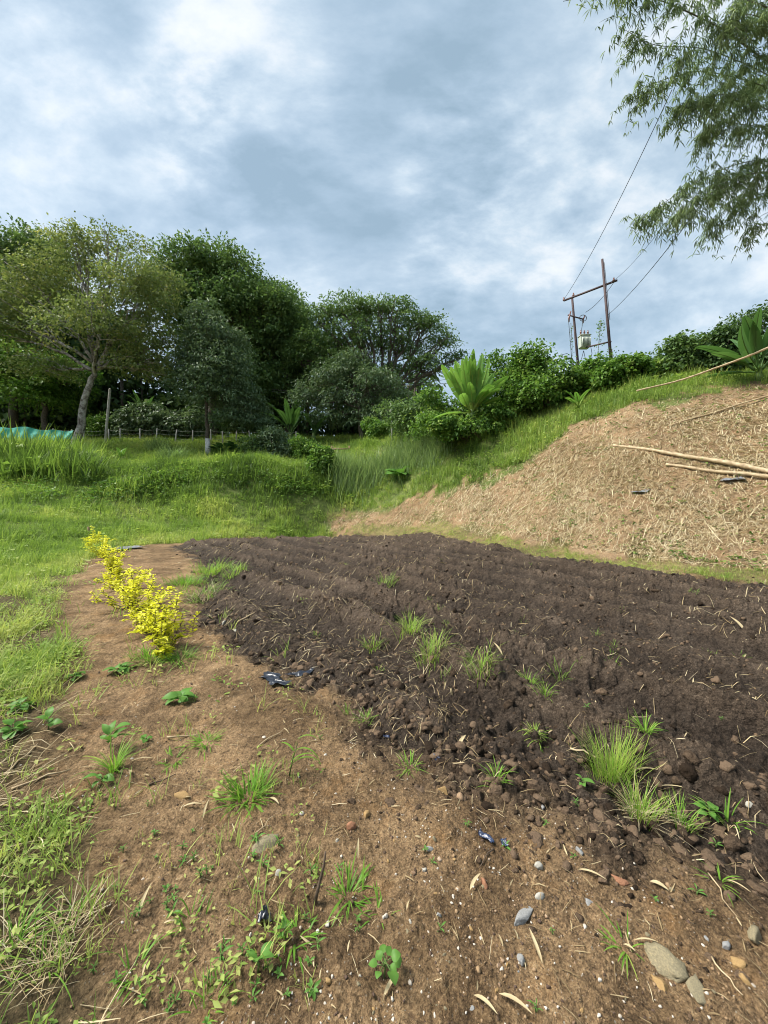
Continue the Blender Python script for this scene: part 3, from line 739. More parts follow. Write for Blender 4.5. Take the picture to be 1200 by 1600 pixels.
x, y, r, edge = x[keep], y[keep], r[keep], edge[keep]
s = np.exp(q.normal(-4.25, .48, len(x)))*(1+.30*edge)*np.clip(.75+.09*r, .7, 1.7)
s = np.minimum(s, .030+.004*r)
P = np.c_[x, y, height(x, y)-.2*s]
print('clods', len(x))
scatter_lumps('soil_clods', P, s, q, M['clod'], [lump_mesh(2, i, .75, .65, 7) for i in range(9)], q.uniform(.15, .9, len(x)), True)
x, y, r, q = polar(2600, 1.3, 9, -42, 54, 39, .9)
f_, s_, g_, w_, fs = masks(x, y)
keep = q.uniform(0, 1, len(x)) < f_*(.02+.16*smooth(.48, .62, fbm(x*.9+7, y*.9, 3, 12))+.22*np.exp(-((fs+.25)/.25)**2))
x, y, r = x[keep], y[keep], r[keep]
s = q.uniform(.02, .042, len(x))*(1+.10*r)
scatter_lumps('broken_clods', np.c_[x, y, height(x, y)-.30*s], s, q, M['clod'], [lump_mesh(3, 80+i, .50, .55, 7) for i in range(7)], q.uniform(.15, .85, len(x)), True)
print('chunks', len(x))
x, y, r, q = polar(26000, 1.2, 14, -42, 54, 29, .9)
f_, s_, g_, w_, fs = masks(x, y)
keep = q.uniform(0, 1, len(x)) < f_*(.10+.45*smooth(.42, .6, fbm(x*1.5+3, y*1.5, 3, 12)))+.14*np.exp(-(np.maximum(fs, 0)/.22)**2)*(f_ < .5)
x, y, r = x[keep], y[keep], r[keep]
s = np.exp(q.normal(-4.95, .40, len(x)))*np.clip(.7+.16*r, .8, 2.6)
scatter_lumps('field_crumbs', np.c_[x, y, height(x, y)-.2*s], s, q, M['clod'], [lump_mesh(1, 60+i, .5, .75, 4) for i in range(8)], q.uniform(.15, .95, len(x)), False)
print('crumbs', len(x))
x, y, r, q = polar(20000, .9, 7, -45, 50, 20)
f_, s_, g_, w_, fs = masks(x, y)
bare = np.clip(1-f_-g_-s_, 0, 1)
keep = q.uniform(0, 1, len(x)) < bare*(.15+.85*smooth(.4, .65, fbm(x*1.7, y*1.7, 3, 93)))*.55+.04*f_
x, y, r = x[keep], y[keep], r[keep]
s = np.exp(q.normal(-5.85, .50, len(x)))*np.clip(.85+.12*r, .8, 1.6)
scatter_lumps('soil_crumbs', np.c_[x, y, height(x, y)-.1*s], s, q, M['clod_brown'], [lump_mesh(1, 20+i, .35, .8) for i in range(6)], q.uniform(0, 1, len(x)))
x, y, r, q = polar(7000, .9, 6, -45, 50, 21)
f_, s_, g_, w_, fs = masks(x, y)
keep = q.uniform(0, 1, len(x)) < np.clip(1-f_-g_-s_, 0, 1)*(.2+.8*smooth(.45, .65, fbm(x*1.4+4, y*1.4, 3, 94)))*.75
x, y, r = x[keep], y[keep], r[keep]
s = np.exp(q.normal(-5.6, .42, len(x)))
scatter_lumps('gravel', np.c_[x, y, height(x, y)+.1*s], s, q, M['gravel'], [lump_mesh(2, 40+i, .25, .65) for i in range(6)], q.uniform(.0, .95, len(x)), False)

# ------------------------------------------------------------------ trees
def px_blob(px, py, rx, ry, D, rd=None, base=None):
    p = np.array(ray(px, py, D)); k = D/F
    b = np.array([*p, rx*k, (rd if rd else rx)*k, ry*k])
    if base is not None: b[:3] -= np.array(base)
    return b
def crown_mesh(blobs, ncl, per, L, W, cs, seed, flat=.45, droop=.3, shell=.42, low=-.55):
    q = np.random.default_rng(seed); B = np.array(blobs)
    vol = B[:, 3]*B[:, 5]; pk = q.choice(len(B), ncl, p=vol/vol.sum())
    d = unit(q.normal(0, 1, (ncl, 3))); neg = d[:, 2] < low; d[neg, 2] *= -.6
    ncl_ = ncl
    c = B[pk, :3]+d*(q.uniform(0, 1, ncl)**shell)[:, None]*B[pk, 3:6]
    ct = q.normal(0, .21, ncl)+.12*d[:, 2]*0
    out = unit(d*np.array([1, 1, .35]))
    csz = cs*q.uniform(.6, 1.4, ncl)
    n_ = ncl*per; ci = np.repeat(np.arange(ncl), per)
    P = c[ci]+unit(q.normal(0, 1, (n_, 3)))*(q.uniform(0, 1, n_)**.5)[:, None]*1.55*csz[ci][:, None]*np.array([1, 1, flat])
    P[:, 2] -= .25*np.hypot(*(P-c[ci])[:, :2].T)
    D = unit(out[ci]*.7+q.normal(0, .75, (n_, 3))); D[:, 2] -= droop
    Nn = np.c_[q.normal(0, .45, (n_, 2)), np.ones(n_)]
    mb = MB(); leaves(mb, P, D, Nn, L*q.uniform(.6, 1.25, n_), W*q.uniform(.7, 1.2, n_), .12, np.clip(.45+ct[ci]+q.normal(0, .13, n_), 0, 1))
    return mb.mesh('crown'), c
def curve3(a, b, sag, n_, q, jit):
    t = np.linspace(0, 1, n_)[:, None]; a = np.array(a, float); b = np.array(b, float)
    p = a+(b-a)*t; p[:, 2] += (sag*4*t*(1-t))[:, 0]
    p[1:-1] += q.normal(0, jit, (n_-2, 3)); return p
def make_tree(name, label, loc, trunk, tr, blobs, ncl, per, L, W, cs, leafm, barkm, seed, group=None, nbr=5, limb=.5, cat='tree', **kw):
    q = np.random.default_rng(seed)
    t = thing(name, label, cat, loc, group)
    tk = np.array(trunk, float)
    # smooth the trunk path
    s = np.linspace(0, len(tk)-1, 4*(len(tk)-1)+1); tp = np.stack([np.interp(s, np.arange(len(tk)), tk[:, i]) for i in range(3)], 1)
    tp[1:-1] += q.normal(0, tr*.15, tp[1:-1].shape)
    mb = MB(); rad = tr*np.linspace(1.0, .55, len(tp)); rad[0] *= 1.35
    mb.tube(tp, rad, 9, .5)
    me, cen = crown_mesh(blobs, ncl, per, L, W, cs, seed, **kw)
    top = tp[-1]
    for b in blobs:
        st = tp[-1-q.integers(0, 3)]
        p = curve3(st, b[:3]-np.array([0, 0, b[5]*.25]), np.linalg.norm(b[:3]-st)*.06, 7, q, tr*.5)
        mb.tube(p, tr*limb*np.linspace(1, .35, 7), 6)
        for k in range(nbr):
            i = q.integers(2, 7); e = b[:3]+unit(q.normal(0, 1, 3))*b[3:6]*.85
            p2 = curve3(p[i], e, .15*np.linalg.norm(e-p[i])*.5, 5, q, tr*.3)
            mb.tube(p2, tr*limb*.38*np.linspace(1, .25, 5), 4)
    mobj('trunk', mb.mesh('trunk'), barkm, t); mobj('crown', me, leafm, t)
    return t
def tb(base, pts, D): return [tuple(np.array(ray(px, py, D))-np.array(base)) for px, py in pts]

# light olive tree with leaning forked trunk
b = ground_px(118, 702); D = b.y; b.z -= .1
B = [px_blob(*v, D+o, base=b) for *v, o in [(60, 455, 62, 58, 0), (135, 420, 72, 48, 1), (215, 465, 62, 62, -1), (150, 515, 80, 42, -2), (25, 520, 55, 50, 0), (240, 535, 45, 40, 0), (118, 375, 28, 24, 0), (250, 440, 35, 35, 1), (-30, 470, 60, 60, 0), (185, 380, 50, 20, 0), (215, 570, 45, 30, 0), (262, 580, 26, 28, 0), (70, 575, 50, 20, 0)]]
#
t1 = make_tree('olive_leaf_tree', 'broad light olive tree with pale leaning forked trunk beside the turquoise net', b, tb(b, [(118, 704), (128, 650), (140, 600), (152, 572)], D), .32, B, 2500, 14, .27, .13, .52, M['leaf_light'], M['bark_lichen'], 101, nbr=8, limb=.45, flat=.4)
# dark conical tree with white painted foot
b = ground_px(325, 709); D = b.y; b.z -= .05
B = [px_blob(*v, D+o, base=b) for *v, o in [(322, 498, 30, 30, 0), (338, 535, 52, 36, 0), (345, 580, 58, 40, -.5), (352, 618, 62, 36, 0), (300, 605, 36, 34, 0), (385, 640, 38, 28, .5), (330, 560, 50, 60, 1), (398, 662, 26, 18, 0), (292, 570, 22, 30, 0), (365, 655, 40, 20, 0)]]
t2 = make_tree('conical_tree', 'dark conical tree with whitewashed trunk foot on the upper lawn', b, tb(b, [(325, 708), (323, 670), (322, 620), (325, 540)], D), .17, B, 2300, 13, .26, .12, .42, M['leaf_grey'], M['bark'], 102, limb=.35, flat=.3, droop=.55)
wv = MB(); wv.tube([(0, 0, -.05), (-.015, 0, .6), (-.04, 0, 1.25)], [.25, .195, .19], 10); mobj('whitewash_band', wv.mesh('whitewash_band'), M['white'], t2)
# tall dark trees behind
D = 42
b = on_ground(330, D)
B = [px_blob(*v, D+o, base=b) for *v, o in [(300, 420, 60, 36, 0), (345, 430, 66, 44, 1), (390, 480, 62, 48, 0), (330, 490, 80, 50, 0), (425, 540, 62, 60, 1), (270, 470, 50, 60, 0), (400, 600, 60, 50, 0), (440, 480, 40, 32, -1)]]
make_tree('tall_dark_tree', 'tallest dark tree rising behind the conical tree', b, tb(b, [(330, 690), (335, 600), (345, 520)], D), .5, B, 3400, 13, .42, .20, .75, M['leaf_mid'], M['bark'], 103, flat=.5)
b = on_ground(450, D+3)
B = [px_blob(*v, D+3+o, base=b) for *v, o in [(430, 462, 34, 22, 0), (452, 500, 34, 34, 1), (425, 520, 40, 40, 0), (470, 545, 34, 44, 0), (405, 450, 24, 16, 0)]]
make_tree('feathery_tree', 'thin feathery treetop in the gap between the tallest dark tree and the wide tree', b, tb(b, [(450, 690), (448, 600), (440, 530)], D+3), .35, B, 1100, 12, .36, .16, .6, M['leaf_mid'], M['bark'], 104, flat=.45)
b = on_ground(20, 44)
B = [px_blob(*v, 44+o, base=b) for *v, o in [(30, 395, 70, 36, 0), (75, 400, 46, 30, 0), (-40, 430, 80, 60, 0), (20, 470, 70, 60, 0), (90, 500, 50, 60, 0)]]
make_tree('dark_tree', 'dark crown showing above the light olive tree at the far left', b, tb(b, [(20, 690), (22, 600), (25, 510)], 44), .5, B, 1900, 13, .44, .22, .8, M['leaf_mid'], M['bark'], 105)
D = 40; b = on_ground(600, D)
B = [px_blob(*v, D+o, base=b) for *v, o in [(500, 500, 30, 26, 0), (540, 488, 44, 22, 0), (590, 490, 44, 22, 1), (640, 508, 40, 24, 0), (690, 535, 28, 22, 0), (560, 530, 52, 34, 0), (620, 545, 48, 30, 1), (665, 572, 40, 24, 0), (500, 545, 42, 34, 0), (712, 560, 18, 16, 0), (530, 580, 48, 34, 0), (600, 590, 40, 28, 1), (470, 560, 30, 40, 1), (500, 620, 40, 40, 2), (560, 480, 36, 16, 0), (620, 482, 30, 14, 0), (672, 505, 26, 16, 0)]]
make_tree('spreading_tree', 'wide spreading tree with open branching crown in front of the grey sky', b, tb(b, [(602, 690), (603, 650), (600, 625)], D), .42, B, 2500, 13, .32, .15, .52, M['leaf_mid'], M['bark'], 106, nbr=9, limb=.5, flat=.35)
D = 36; b = on_ground(565, D)
B = [px_blob(*v, D+o, base=b) for *v, o in [(512, 592, 30, 26, 0), (548, 574, 34, 30, 1), (590, 596, 36, 26, -1), (540, 625, 44, 22, 0), (612, 630, 30, 34, 0), (478, 622, 26, 30, 0), (575, 655, 40, 22, 0), (510, 655, 34, 18, 0)]]
make_tree('small_tree', 'lower yellowish green tree under the wide spreading tree', b, tb(b, [(565, 700), (562, 660), (560, 630)], D), .22, B, 1100, 13, .30, .13, .5, M['leaf_grey'], M['bark'], 107, flat=.35, droop=.5)
b = on_ground(70, 39)
B = [px_blob(*v, 39+o, base=b) for *v, o in [(40, 580, 60, 40, 0), (100, 590, 50, 40, 0), (-20, 560, 60, 60, 0), (60, 620, 60, 30, 0)]]
make_tree('broadleaf_tree', 'bright mid green low tree behind the pale leaning trunk', b, tb(b, [(70, 690), (70, 640), (60, 600)], 39), .3, B, 1300, 12, .40, .22, .6, M['leaf_vine'], M['bark'], 108)
# forest mass behind all of them: one crown mass and its trunks
q = np.random.default_rng(109); B = []
for i in range(130):
    px = q.uniform(-420, 660); top = np.interp(px, [-420, 0, 100, 250, 300, 450, 500, 640, 700], [420, 430, 450, 480, 460, 480, 520, 600, 660])
    py = top+(705-top)*q.uniform(0, 1)**.7; B.append(px_blob(px, py, q.uniform(45, 75), q.uniform(35, 60), q.uniform(47, 54)))
me, _ = crown_mesh(B, 6500, 12, 1.0, .55, 1.2, 110, flat=.6, shell=.3)
fo = mobj('forest', me, M['leaf_dark']); fo['kind'] = 'stuff'
mb = MB()
for i in range(60):
    p = on_ground(q.uniform(-300, 660), q.uniform(45, 52)); hgt = q.uniform(6, 9); lx = q.normal(0, .6)
    mb.tube([p-Vector((0, 0, .3)), p+Vector((lx*.4, 0, hgt*.5)), p+Vector((lx, 0, hgt))], [q.uniform(.08, .2)]*3, 5)
mobj('forest_trunks', mb.mesh('forest_trunks'), M['bark'])['kind'] = 'stuff'
# distant low trees right of the pole and at the right edge
b = on_ground(1010, 42)
B = [px_blob(*v, 42+o, base=b) for *v, o in [(985, 578, 26, 18, 0), (1015, 572, 28, 15, 0), (1045, 575, 24, 18, 0)]]
make_tree('far_tree', 'low dark tree beyond the hedge right of the power pole frame', b, tb(b, [(1010, 640), (1010, 600)], 42), .3, B, 420, 10, .38, .18, .8, M['leaf_dark'], M['bark'], 111)
b = on_ground(1180, 24)
B = [px_blob(*v, 24+o, base=b) for *v, o in [(1165, 510, 34, 26, 0), (1215, 490, 40, 24, 0), (1140, 530, 24, 18, 0), (1195, 540, 50, 26, 0)]]
make_tree('hilltop_tree', 'dark leafy tree on the hilltop behind the right banana plant', b, tb(b, [(1185, 590), (1185, 550)], 24), .15, B, 520, 11, .22, .11, .45, M['leaf_dark'], M['bark'], 112)

# ------------------------------------------------------------------ shrubs and hedge on the ridge
def bush(name, label, px, D, w, h, leafm, seed, L=.17, W=.13, ncl=520, per=12, group=None, sink=.2, cat='shrub', lumps=5):
    q = np.random.default_rng(seed); b = on_ground(px, D); b.z -= sink
    t = thing(name, label, cat, b, group)
    B = [[0, 0, h*.38, w*.40, w*.36, h*.38]]
    for i in range(lumps):
        a = q.uniform(0, 6.28); rr = q.uniform(.12, .27); B.append([cos(a)*w*q.uniform(.15, .42), sin(a)*w*q.uniform(.1, .3), h*q.uniform(.25, .85), w*rr, w*rr, h*rr*1.2])
    me, c = crown_mesh(B, ncl, per, L, W, min(w, h)*.11, seed, flat=.7, shell=.28, low=-.75, droop=.5)
    mobj('foliage', me, leafm, t)
    mb = MB()
    for i in range(8):
        e = c[q.integers(0, len(c))]
        mb.tube(curve3((q.normal(0, w*.05), q.normal(0, w*.05), -.1), e, .1, 4, q, .04), [.03, .025, .018, .008], 4)
    mobj('stems', mb.mesh('stems'), M['twig'], t)
    return t
def bpx(px, top, bot, D): return (bot-top)*D/F
for i, (px, top, bot, D, wpx, mat, lab, kw) in enumerate([
    (655, 648, 700, 25, 100, 'leaf_mid', 'rounded pale shrub at the low left end of the ridge hedge', {}),
    (698, 640, 700, 22.5, 90, 'leaf_vine', 'vine covered shrub just left of and below the big banana fan', {}),
    (742, 656, 692, 19.9, 135, 'leaf_vine', 'low wide vine covered mound right under the big banana fan', dict(ncl=800, lumps=9)),
    (803, 592, 668, 20.4, 95, 'leaf_vine', 'highest vine mound right of the big banana fan', dict(ncl=800)),
    (852, 583, 645, 19, 96, 'leaf_vine', 'vine covered hedge mound left of the power pole frame', {}),
    (905, 580, 625, 19, 80, 'leaf_vine', 'vine mound hiding the foot of the left power pole', {}),
    (955, 573, 612, 18, 74, 'leaf_vine', 'vine mound hiding the foot of the right power pole', {}),
    (1008, 575, 605, 17.5, 76, 'leaf_vine', 'low light green vine mound right of the power pole frame', {}),
    (1062, 552, 602, 17, 84, 'leaf_mid', 'dark rounded shrub halfway between the power poles and the right banana', {}),
    (1112, 538, 592, 16.5, 84, 'leaf_dark', 'darkest shrub left of the right banana plant', {}),
    (1170, 545, 588, 16, 90, 'leaf_dark', 'dark shrub under the leaves of the right banana plant', {}),
    (1250, 520, 580, 16, 110, 'leaf_dark', 'dark shrub at the far right end of the ridge hedge', {}),
    ]):
    k = D/F; kw.setdefault('lumps', 8); bush('ridge_shrub', lab, px, D, wpx*k*1.15, max((bot-top)*k*1.35, 1.3), M[mat], 200+i, group='shrubs of the ridge hedge', **kw)
# bushes at the foot of the woods
for i, (px, top, bot, D, wpx, mat, lab, L) in enumerate([
    (205, 632, 682, 37.5, 70, 'leaf_grey', 'left bush of the big leaved thicket behind the white fence posts', .34),
    (250, 625, 684, 37.5, 80, 'leaf_grey', 'middle bush of the big leaved thicket behind the white fence posts', .34),
    (295, 632, 684, 37.5, 70, 'leaf_grey', 'right bush of the big leaved thicket next to the whitewashed tree', .34),
    (152, 635, 684, 37, 45, 'leaf_vine', 'small bright bush between the pale trunk and the grey pole', .26),
    (402, 680, 728, 29.5, 56, 'leaf_mid', 'leftmost of three low round bushes at the right end of the upper lawn', .2),
    (440, 672, 734, 29, 80, 'leaf_grey', 'middle and largest of three low round bushes at the right end of the upper lawn', .22),
    (482, 680, 734, 28, 66, 'leaf_vine', 'rightmost of three low round bushes at the right end of the upper lawn', .2),
    (503, 694, 750, 24.5, 44, 'leaf_vine', 'bright leafy plant at the corner of the terrace bank', .24),
    (600, 668, 705, 30, 60, 'leaf_vine', 'light green bush under the wide spreading tree by the thin post', .2),
    (640, 660, 700, 28, 50, 'leaf_vine', 'light green bush right of the thin post', .2)]):
    k = D/F; bush('leafy_bush', lab, px, D, wpx*k, (bot-top)*k, M[mat], 230+i, L=L, W=L*.6, ncl=330, per=11, group='bushes at the foot of the woods')

# tall grass stands
def tall_grass(name, label, pts, n_, L, W, tint, seed, mat):
    q = np.random.default_rng(seed); mb = MB(); P = []
    pts = np.array(pts); i = q.integers(0, len(pts), n_)
    px = pts[i, 0]+q.normal(0, pts[i, 2], n_); D = pts[i, 1]+q.normal(0, .6, n_)
    x = (px-CX)/F*D; z = height(x, D)
    blades(mb, np.c_[x, D, z-.05], q.uniform(0, 6.28, n_), L*q.uniform(.55, 1.15, n_), W*q.uniform(.7, 1.3, n_), q.uniform(.02, .3, n_), q.uniform(.2, 1.3, n_), 4, np.clip(tint+q.normal(0, .15, n_), 0, 1))
    o = mobj(name, mb.mesh(name), mat); o['kind'] = 'stuff'; return o
M['tall'] = leaf_mat('tall_grass_blade', [(.07, .12, .045), (.15, .23, .09), (.25, .34, .15), (.36, .43, .20)], .35, .5)
M['reed'] = leaf_mat('reed_blade', [(.04, .085, .025), (.085, .16, .042), (.15, .25, .065)], .35, .5)
tall_grass('tall_grass', '', [(545, 24.4, 16), (575, 24.2, 16), (610, 24, 16), (640, 23, 14), (530, 25, 10), (680, 21.5, 12)], 3400, 1.7, .040, .5, 301, M['tall'])
tall_grass('reed_grass', '', [(10, 23, 26), (55, 23, 26), (105, 23.5, 22), (-40, 22, 30), (-100, 22, 40)], 3600, 1.45, .036, .12, 302, M['reed'])
for i, (px, D, lab) in enumerate([(247, 31, 'round clump of long grass on the upper lawn below the fence'), (268, 26, 'round clump of long grass at the brow of the upper lawn')]):
    q = np.random.default_rng(310+i); mb = MB(); n_ = 420
    P = np.c_[q.normal(0, .35, n_), q.normal(0, .35, n_), np.zeros(n_)-.05]
    blades(mb, P, np.arctan2(P[:, 1], P[:, 0])+q.normal(0, .6, n_), 1.5*q.uniform(.5, 1.1, n_), .04, q.uniform(.05, .6, n_), q.uniform(.3, 1.3, n_), 4, q.uniform(.2, .7, n_))
    o = mobj('grass_clump', mb.mesh('grass_clump'), M['tall'], None, on_ground(px, D)); tag(o, lab, 'grass clump', 'long grass clumps on the lawn')

# ------------------------------------------------------------------ banana-like plants
def big_leaf(L, W, petiole, lean, curl, tear, seed, nseg=16):
    """one large leaf growing along local +X when leaning, petiole at origin"""
    q = np.random.default_rng(seed); mb = MB()
    t = np.linspace(0, 1, nseg+1); tot = petiole+L
    s = t*L
    # midrib path
    ns = 40; ang = lean+curl*np.linspace(0, 1, ns)**1.6; ds = tot/ns
    mx = np.r_[0, np.cumsum(np.sin(ang)*ds)]; mz = np.r_[0, np.cumsum(np.cos(ang)*ds)]; ss = np.linspace(0, tot, ns+1)
    rp_ = np.stack([mx, np.zeros_like(mx), mz], 1)
    mb.tube(rp_[::4], np.linspace(.03, .006, len(rp_[::4])), 5, .75)
    def at(d): return np.array([np.interp(d, ss, mx), 0, np.interp(d, ss, mz)])
    wp = lambda u: W*.5*np.clip(np.sin(pi*np.clip(u, 0, 1)**.75), 0, 1)**.55*(1 if u < 1 else 0)
    tn = q.normal(.5, .06)
    for sgn in (-1, 1):
        u0 = 0
        while u0 < 1:
            u1 = min(1, u0+q.uniform(.06, .22)*(1 if tear > .3 else 2.5))
            if 1-u1 < .05: u1 = 1
            k = 4; dr = q.uniform(0, 1)*tear*.8; V = []
            for j in range(k+1):
                u = u0+(u1-u0)*j/k; gap = .012*tear*(1 if j == k and u1 < 1 else 0)
                c = at(petiole+u*L); w = wp(min(u, .995)); tg = at(petiole+min(u+.02, 1)*L)-c; tg /= np.linalg.norm(tg)+1e-9
                up = np.array([-tg[2], 0, tg[0]])*-1
                up = np.array([-tg[2], 0, tg[0]])
                if up[2] < 0 and abs(lean) < 1.2: up = up
                for e, f in ((0, 0), (.55, .22), (1, .16-dr*.5)):
                    V.append(c+np.array([0, sgn*w*e, 0])+up*(w*f*1.1)+tg*(w*.28*e-gap*e*3))
            T = []
            for j in range(k):
                for e in range(2): T.append((j*3+e, j*3+e+1, j*3+e+4, j*3+e+3))
            mb.add(V, T, np.clip(tn+q.normal(0, .08), 0, 1)); u0 = u1
    return mb.mesh('leaf')
def banana(name, label, loc, specs, mat, seed, stem_h=.5, stem_r=.12, group=None, cat='banana plant'):
    q = np.random.default_rng(seed); t = thing(name, label, cat, loc, group)
    mb = MB(); mb.tube([(0, 0, -.3), (.02, 0, stem_h*.5), (0, 0, stem_h)], [stem_r*1.2, stem_r, stem_r*.6], 8)
    mobj('stem', mb.mesh('stem'), M['green_stem'], t)
    for i, sp_ in enumerate(specs):
        az, lean, L, W, pet, curl, tear = sp_[:7]; roll = sp_[7] if len(sp_) > 7 else 0
        me = big_leaf(L, W, pet, lean, curl, tear, seed*37+i)
        mobj('leaf', me, mat, t, (q.normal(0, .05), q.normal(0, .05), stem_h*.6), (Matrix.Rotation(roll, 3, 'Y')@Matrix.Rotation(az, 3, 'Z')).to_euler())
    return t
q = np.random.default_rng(400)
sp = []
for i, sx in enumerate(np.linspace(-1, 1, 26)):
    az = (pi/2 if i % 2 else -pi/2)+q.normal(0, .35)
    sp.append((az, q.uniform(.02, .25), 2.5-.6*abs(sx)+q.normal(0, .3), .46, .7-.2*abs(sx), .25+.7*abs(sx)*q.uniform(.2, 1.2), q.uniform(.3, .8), sx*.5+q.normal(0, .13)))
for i in range(10): sp.append((-pi/2+q.normal(0, .9), q.uniform(.3, .9), 1.5*q.uniform(.7, 1.1), .42, .5, q.uniform(.5, 1.2), .4, q.normal(0, .4)))
b = on_ground(738, 19.4); b.z = ray(738, 655, 19.4)[2]
b.z = max(b.z, float(hbase(b.x, b.y)[()])-.1)
banana('banana_plant', 'big light green fan of upright banana-like leaves on the ridge', b, sp, M['banana'], 41, .5, .16)
q = np.random.default_rng(401)
b = on_ground(1185, 13.9)
sp = [(-pi/2, .35, 1.9, .5, .5, .4, .3, -1.0), (-pi/2, .3, 1.8, .5, .5, .4, .3, -.45), (-pi/2, .3, 1.9, .5, .5, .4, .3, .1), (-pi/2, .4, 1.8, .5, .5, .5, .3, .5), (pi-.1, .95, 1.9, .5, .5, .5, .3), (pi+.2, 1.15, 1.7, .45, .5, .45, .3), (pi-.3, .75, 1.7, .45, .5, .6, .4), (.2, .25, 1.8, .5, .6, .5, .3), (pi+.5, .45, 1.7, .45, .5, .6, .3), (-.3, .6, 1.7, .45, .5, .6, .3), (pi-.9, 1.3, 1.3, .4, .4, .4, .5), (-1.4, .8, 1.5, .42, .5, .7, .3), (pi/2, .4, 1.6, .4, .5, .5, .3)]
banana('banana_plant', 'dark green banana plant with drooping leaves at the right end of the ridge', b, sp, M['banana_dark'], 42, .5)
sp = [(a, l, .75, .2, .25, .7, .2) for a, l in [(0, .3), (2.9, .4), (-1.2, .6), (-2.2, .8), (1.2, .3), (-.4, 1.0), (3.6, 1.0)]]
banana('banana_plant', 'small young banana plant in front of the left power pole', on_ground(905, 17.0), sp, M['banana'], 43, .2, .05)
sp = [(a, l, .8, .22, .2, .6, .1) for a, l in [(.2, .2), (2.9, .25), (-1.4, .45), (1.5, .3), (-2.4, .6), (-.6, .6)]]
banana('banana_sprout', 'bright green banana sprout on the upper lawn brow, left one', on_ground(188, 27.5), sp, M['banana'], 44, .1, .05, 'banana sprouts on the lawn')
sp = [(a, l, .8, .2, .2, .6, .1) for a, l in [(.4, .3), (3.0, .4), (-1.2, .6), (1.6, .3), (-.3, .9)]]
banana('banana_sprout', 'bright green banana sprout on the upper lawn brow, right one', on_ground(278, 26.5), sp, M['banana'], 45, .1, .05, 'banana sprouts on the lawn')
# wild banana clumps in the shade of the wood
q = np.random.default_rng(402)
for i, (px, bot, D, n_, L, lab) in enumerate([
    (225, 668, 39, 12, 2.6, 'drooping banana-like clump above the big leaved thicket'),
    (355, 690, 37, 12, 2.6, 'drooping banana-like clump right of the whitewashed tree'),
    (455, 690, 37, 15, 3.2, 'tall banana-like clump in the shade left of the wide spreading tree'),
    (490, 690, 36, 10, 2.6, 'shorter banana-like clump in the shade under the wide spreading tree')]):
    b = on_ground(px, D); b.z = max(b.z, ray(px, bot, D)[2])
    sp = [(q.uniform(0, 6.28), q.uniform(.1, .8), L*q.uniform(.6, 1), L*.16, L*.35, q.uniform(.5, 1.3), .5) for _ in range(n_)]
    banana('heliconia_clump', lab, b, sp, M['banana_dark'], 50+i, .8, .2, 'banana-like clumps in the wood', 'plant clump')
# elephant ear plants
q = np.random.default_rng(403)
for i, (px, D, lab) in enumerate([(395, 30.5, 'broad leaved plant left of the three low round bushes'), (352, 31, 'broad leaved plant right of the whitewashed tree foot'), (372, 31.5, 'middle broad leaved plant between whitewashed tree and low bushes')]):
    sp = [(q.uniform(0, 6.28), q.uniform(.5, 1.1), .75, .5, .7, q.uniform(.5, 1.2), .05) for _ in range(9)]
    banana('broadleaf_plant', lab, on_ground(px, D), sp, M['banana_dark'] if i else M['banana'], 60+i, .1, .04, 'broad leaved plants under the trees', 'plant')

# ------------------------------------------------------------------ fence, net, posts
q = np.random.default_rng(420)
fb = on_ground(250, 35)
fe = thing('wire_fence', 'thin wire fence with small white posts along the edge of the wood', 'fence', fb)
tops = []
for px in [22, 52, 82, 108, 131, 170, 188, 219, 244, 274, 301, 330, 348, 369, 391, 430, 463]:
    p = on_ground(px, 35+q.uniform(-.2, .2)); mb = MB(); h = 1.15+q.normal(0, .06)
    a, c = q.normal(0, .04, 2)
    mb.tube([(0, 0, -.2), (a, c, h*.5), (a*2, c*2, h-.02), (a*2, c*2, h)], [.06, .055, .05, .03], 6)
    mobj('post', mb.mesh('post'), M['concrete'], fe, p-fb); tops.append(p-fb+Vector((a*2, c*2, h)))
for dz in (-.1, -.45, -.8):
    mb = MB()
    for u, v in zip(tops[:-1], tops[1:]):
        P = np.array([u+(v-u)*t+Vector((0, 0, dz-.08*4*t*(1-t))) for t in (0, .33, .66, 1)]); mb.tube(P, .008, 3)
    mobj('wire', mb.mesh('wire'), M['steel'], fe)
# turquoise shade net hung on the fence
nb = on_ground(50, 34.7); mb = MB(); nu, nv = 60, 14
u = np.linspace(0, 1, nu); v = np.linspace(0, 1, nv); U, V_ = np.meshgrid(u, v, indexing='ij')
X = (-40+155*U-CX)/F*34.6; top = np.interp(-40+155*U, [-40, 0, 30, 75, 100, 115], [672, 668, 667, 672, 674, 671]); top = top+1.3*np.sin(U*21)
bot = np.interp(-40+155*U, [-40, 0, 60, 90, 115], [690, 690, 691, 692, 686])
ZT = EYE-(top-CY)/F*34.6; ZB = EYE-(bot-CY)/F*34.6
Z = ZT+(ZB-ZT)*V_; Y = 34.6-.35*V_+.10*np.sin(U*55+V_*3)*(.3+V_)+.15*(fbm(U*9, V_*3, 3, 5)-.5)
P = np.stack([X, Y, Z], -1).reshape(-1, 3)-np.array(nb)
i = np.arange(nu-1)[:, None]*nv; j = np.arange(nv-1)[None]
mb.add(P, np.stack([i+j, i+j+1, i+nv+j+1, i+nv+j], -1).reshape(-1, 4))
o = mobj('shade_net', mb.mesh('shade_net'), M['net'], None, nb); tag(o, 'turquoise shade net draped over the fence at the left edge', 'net')
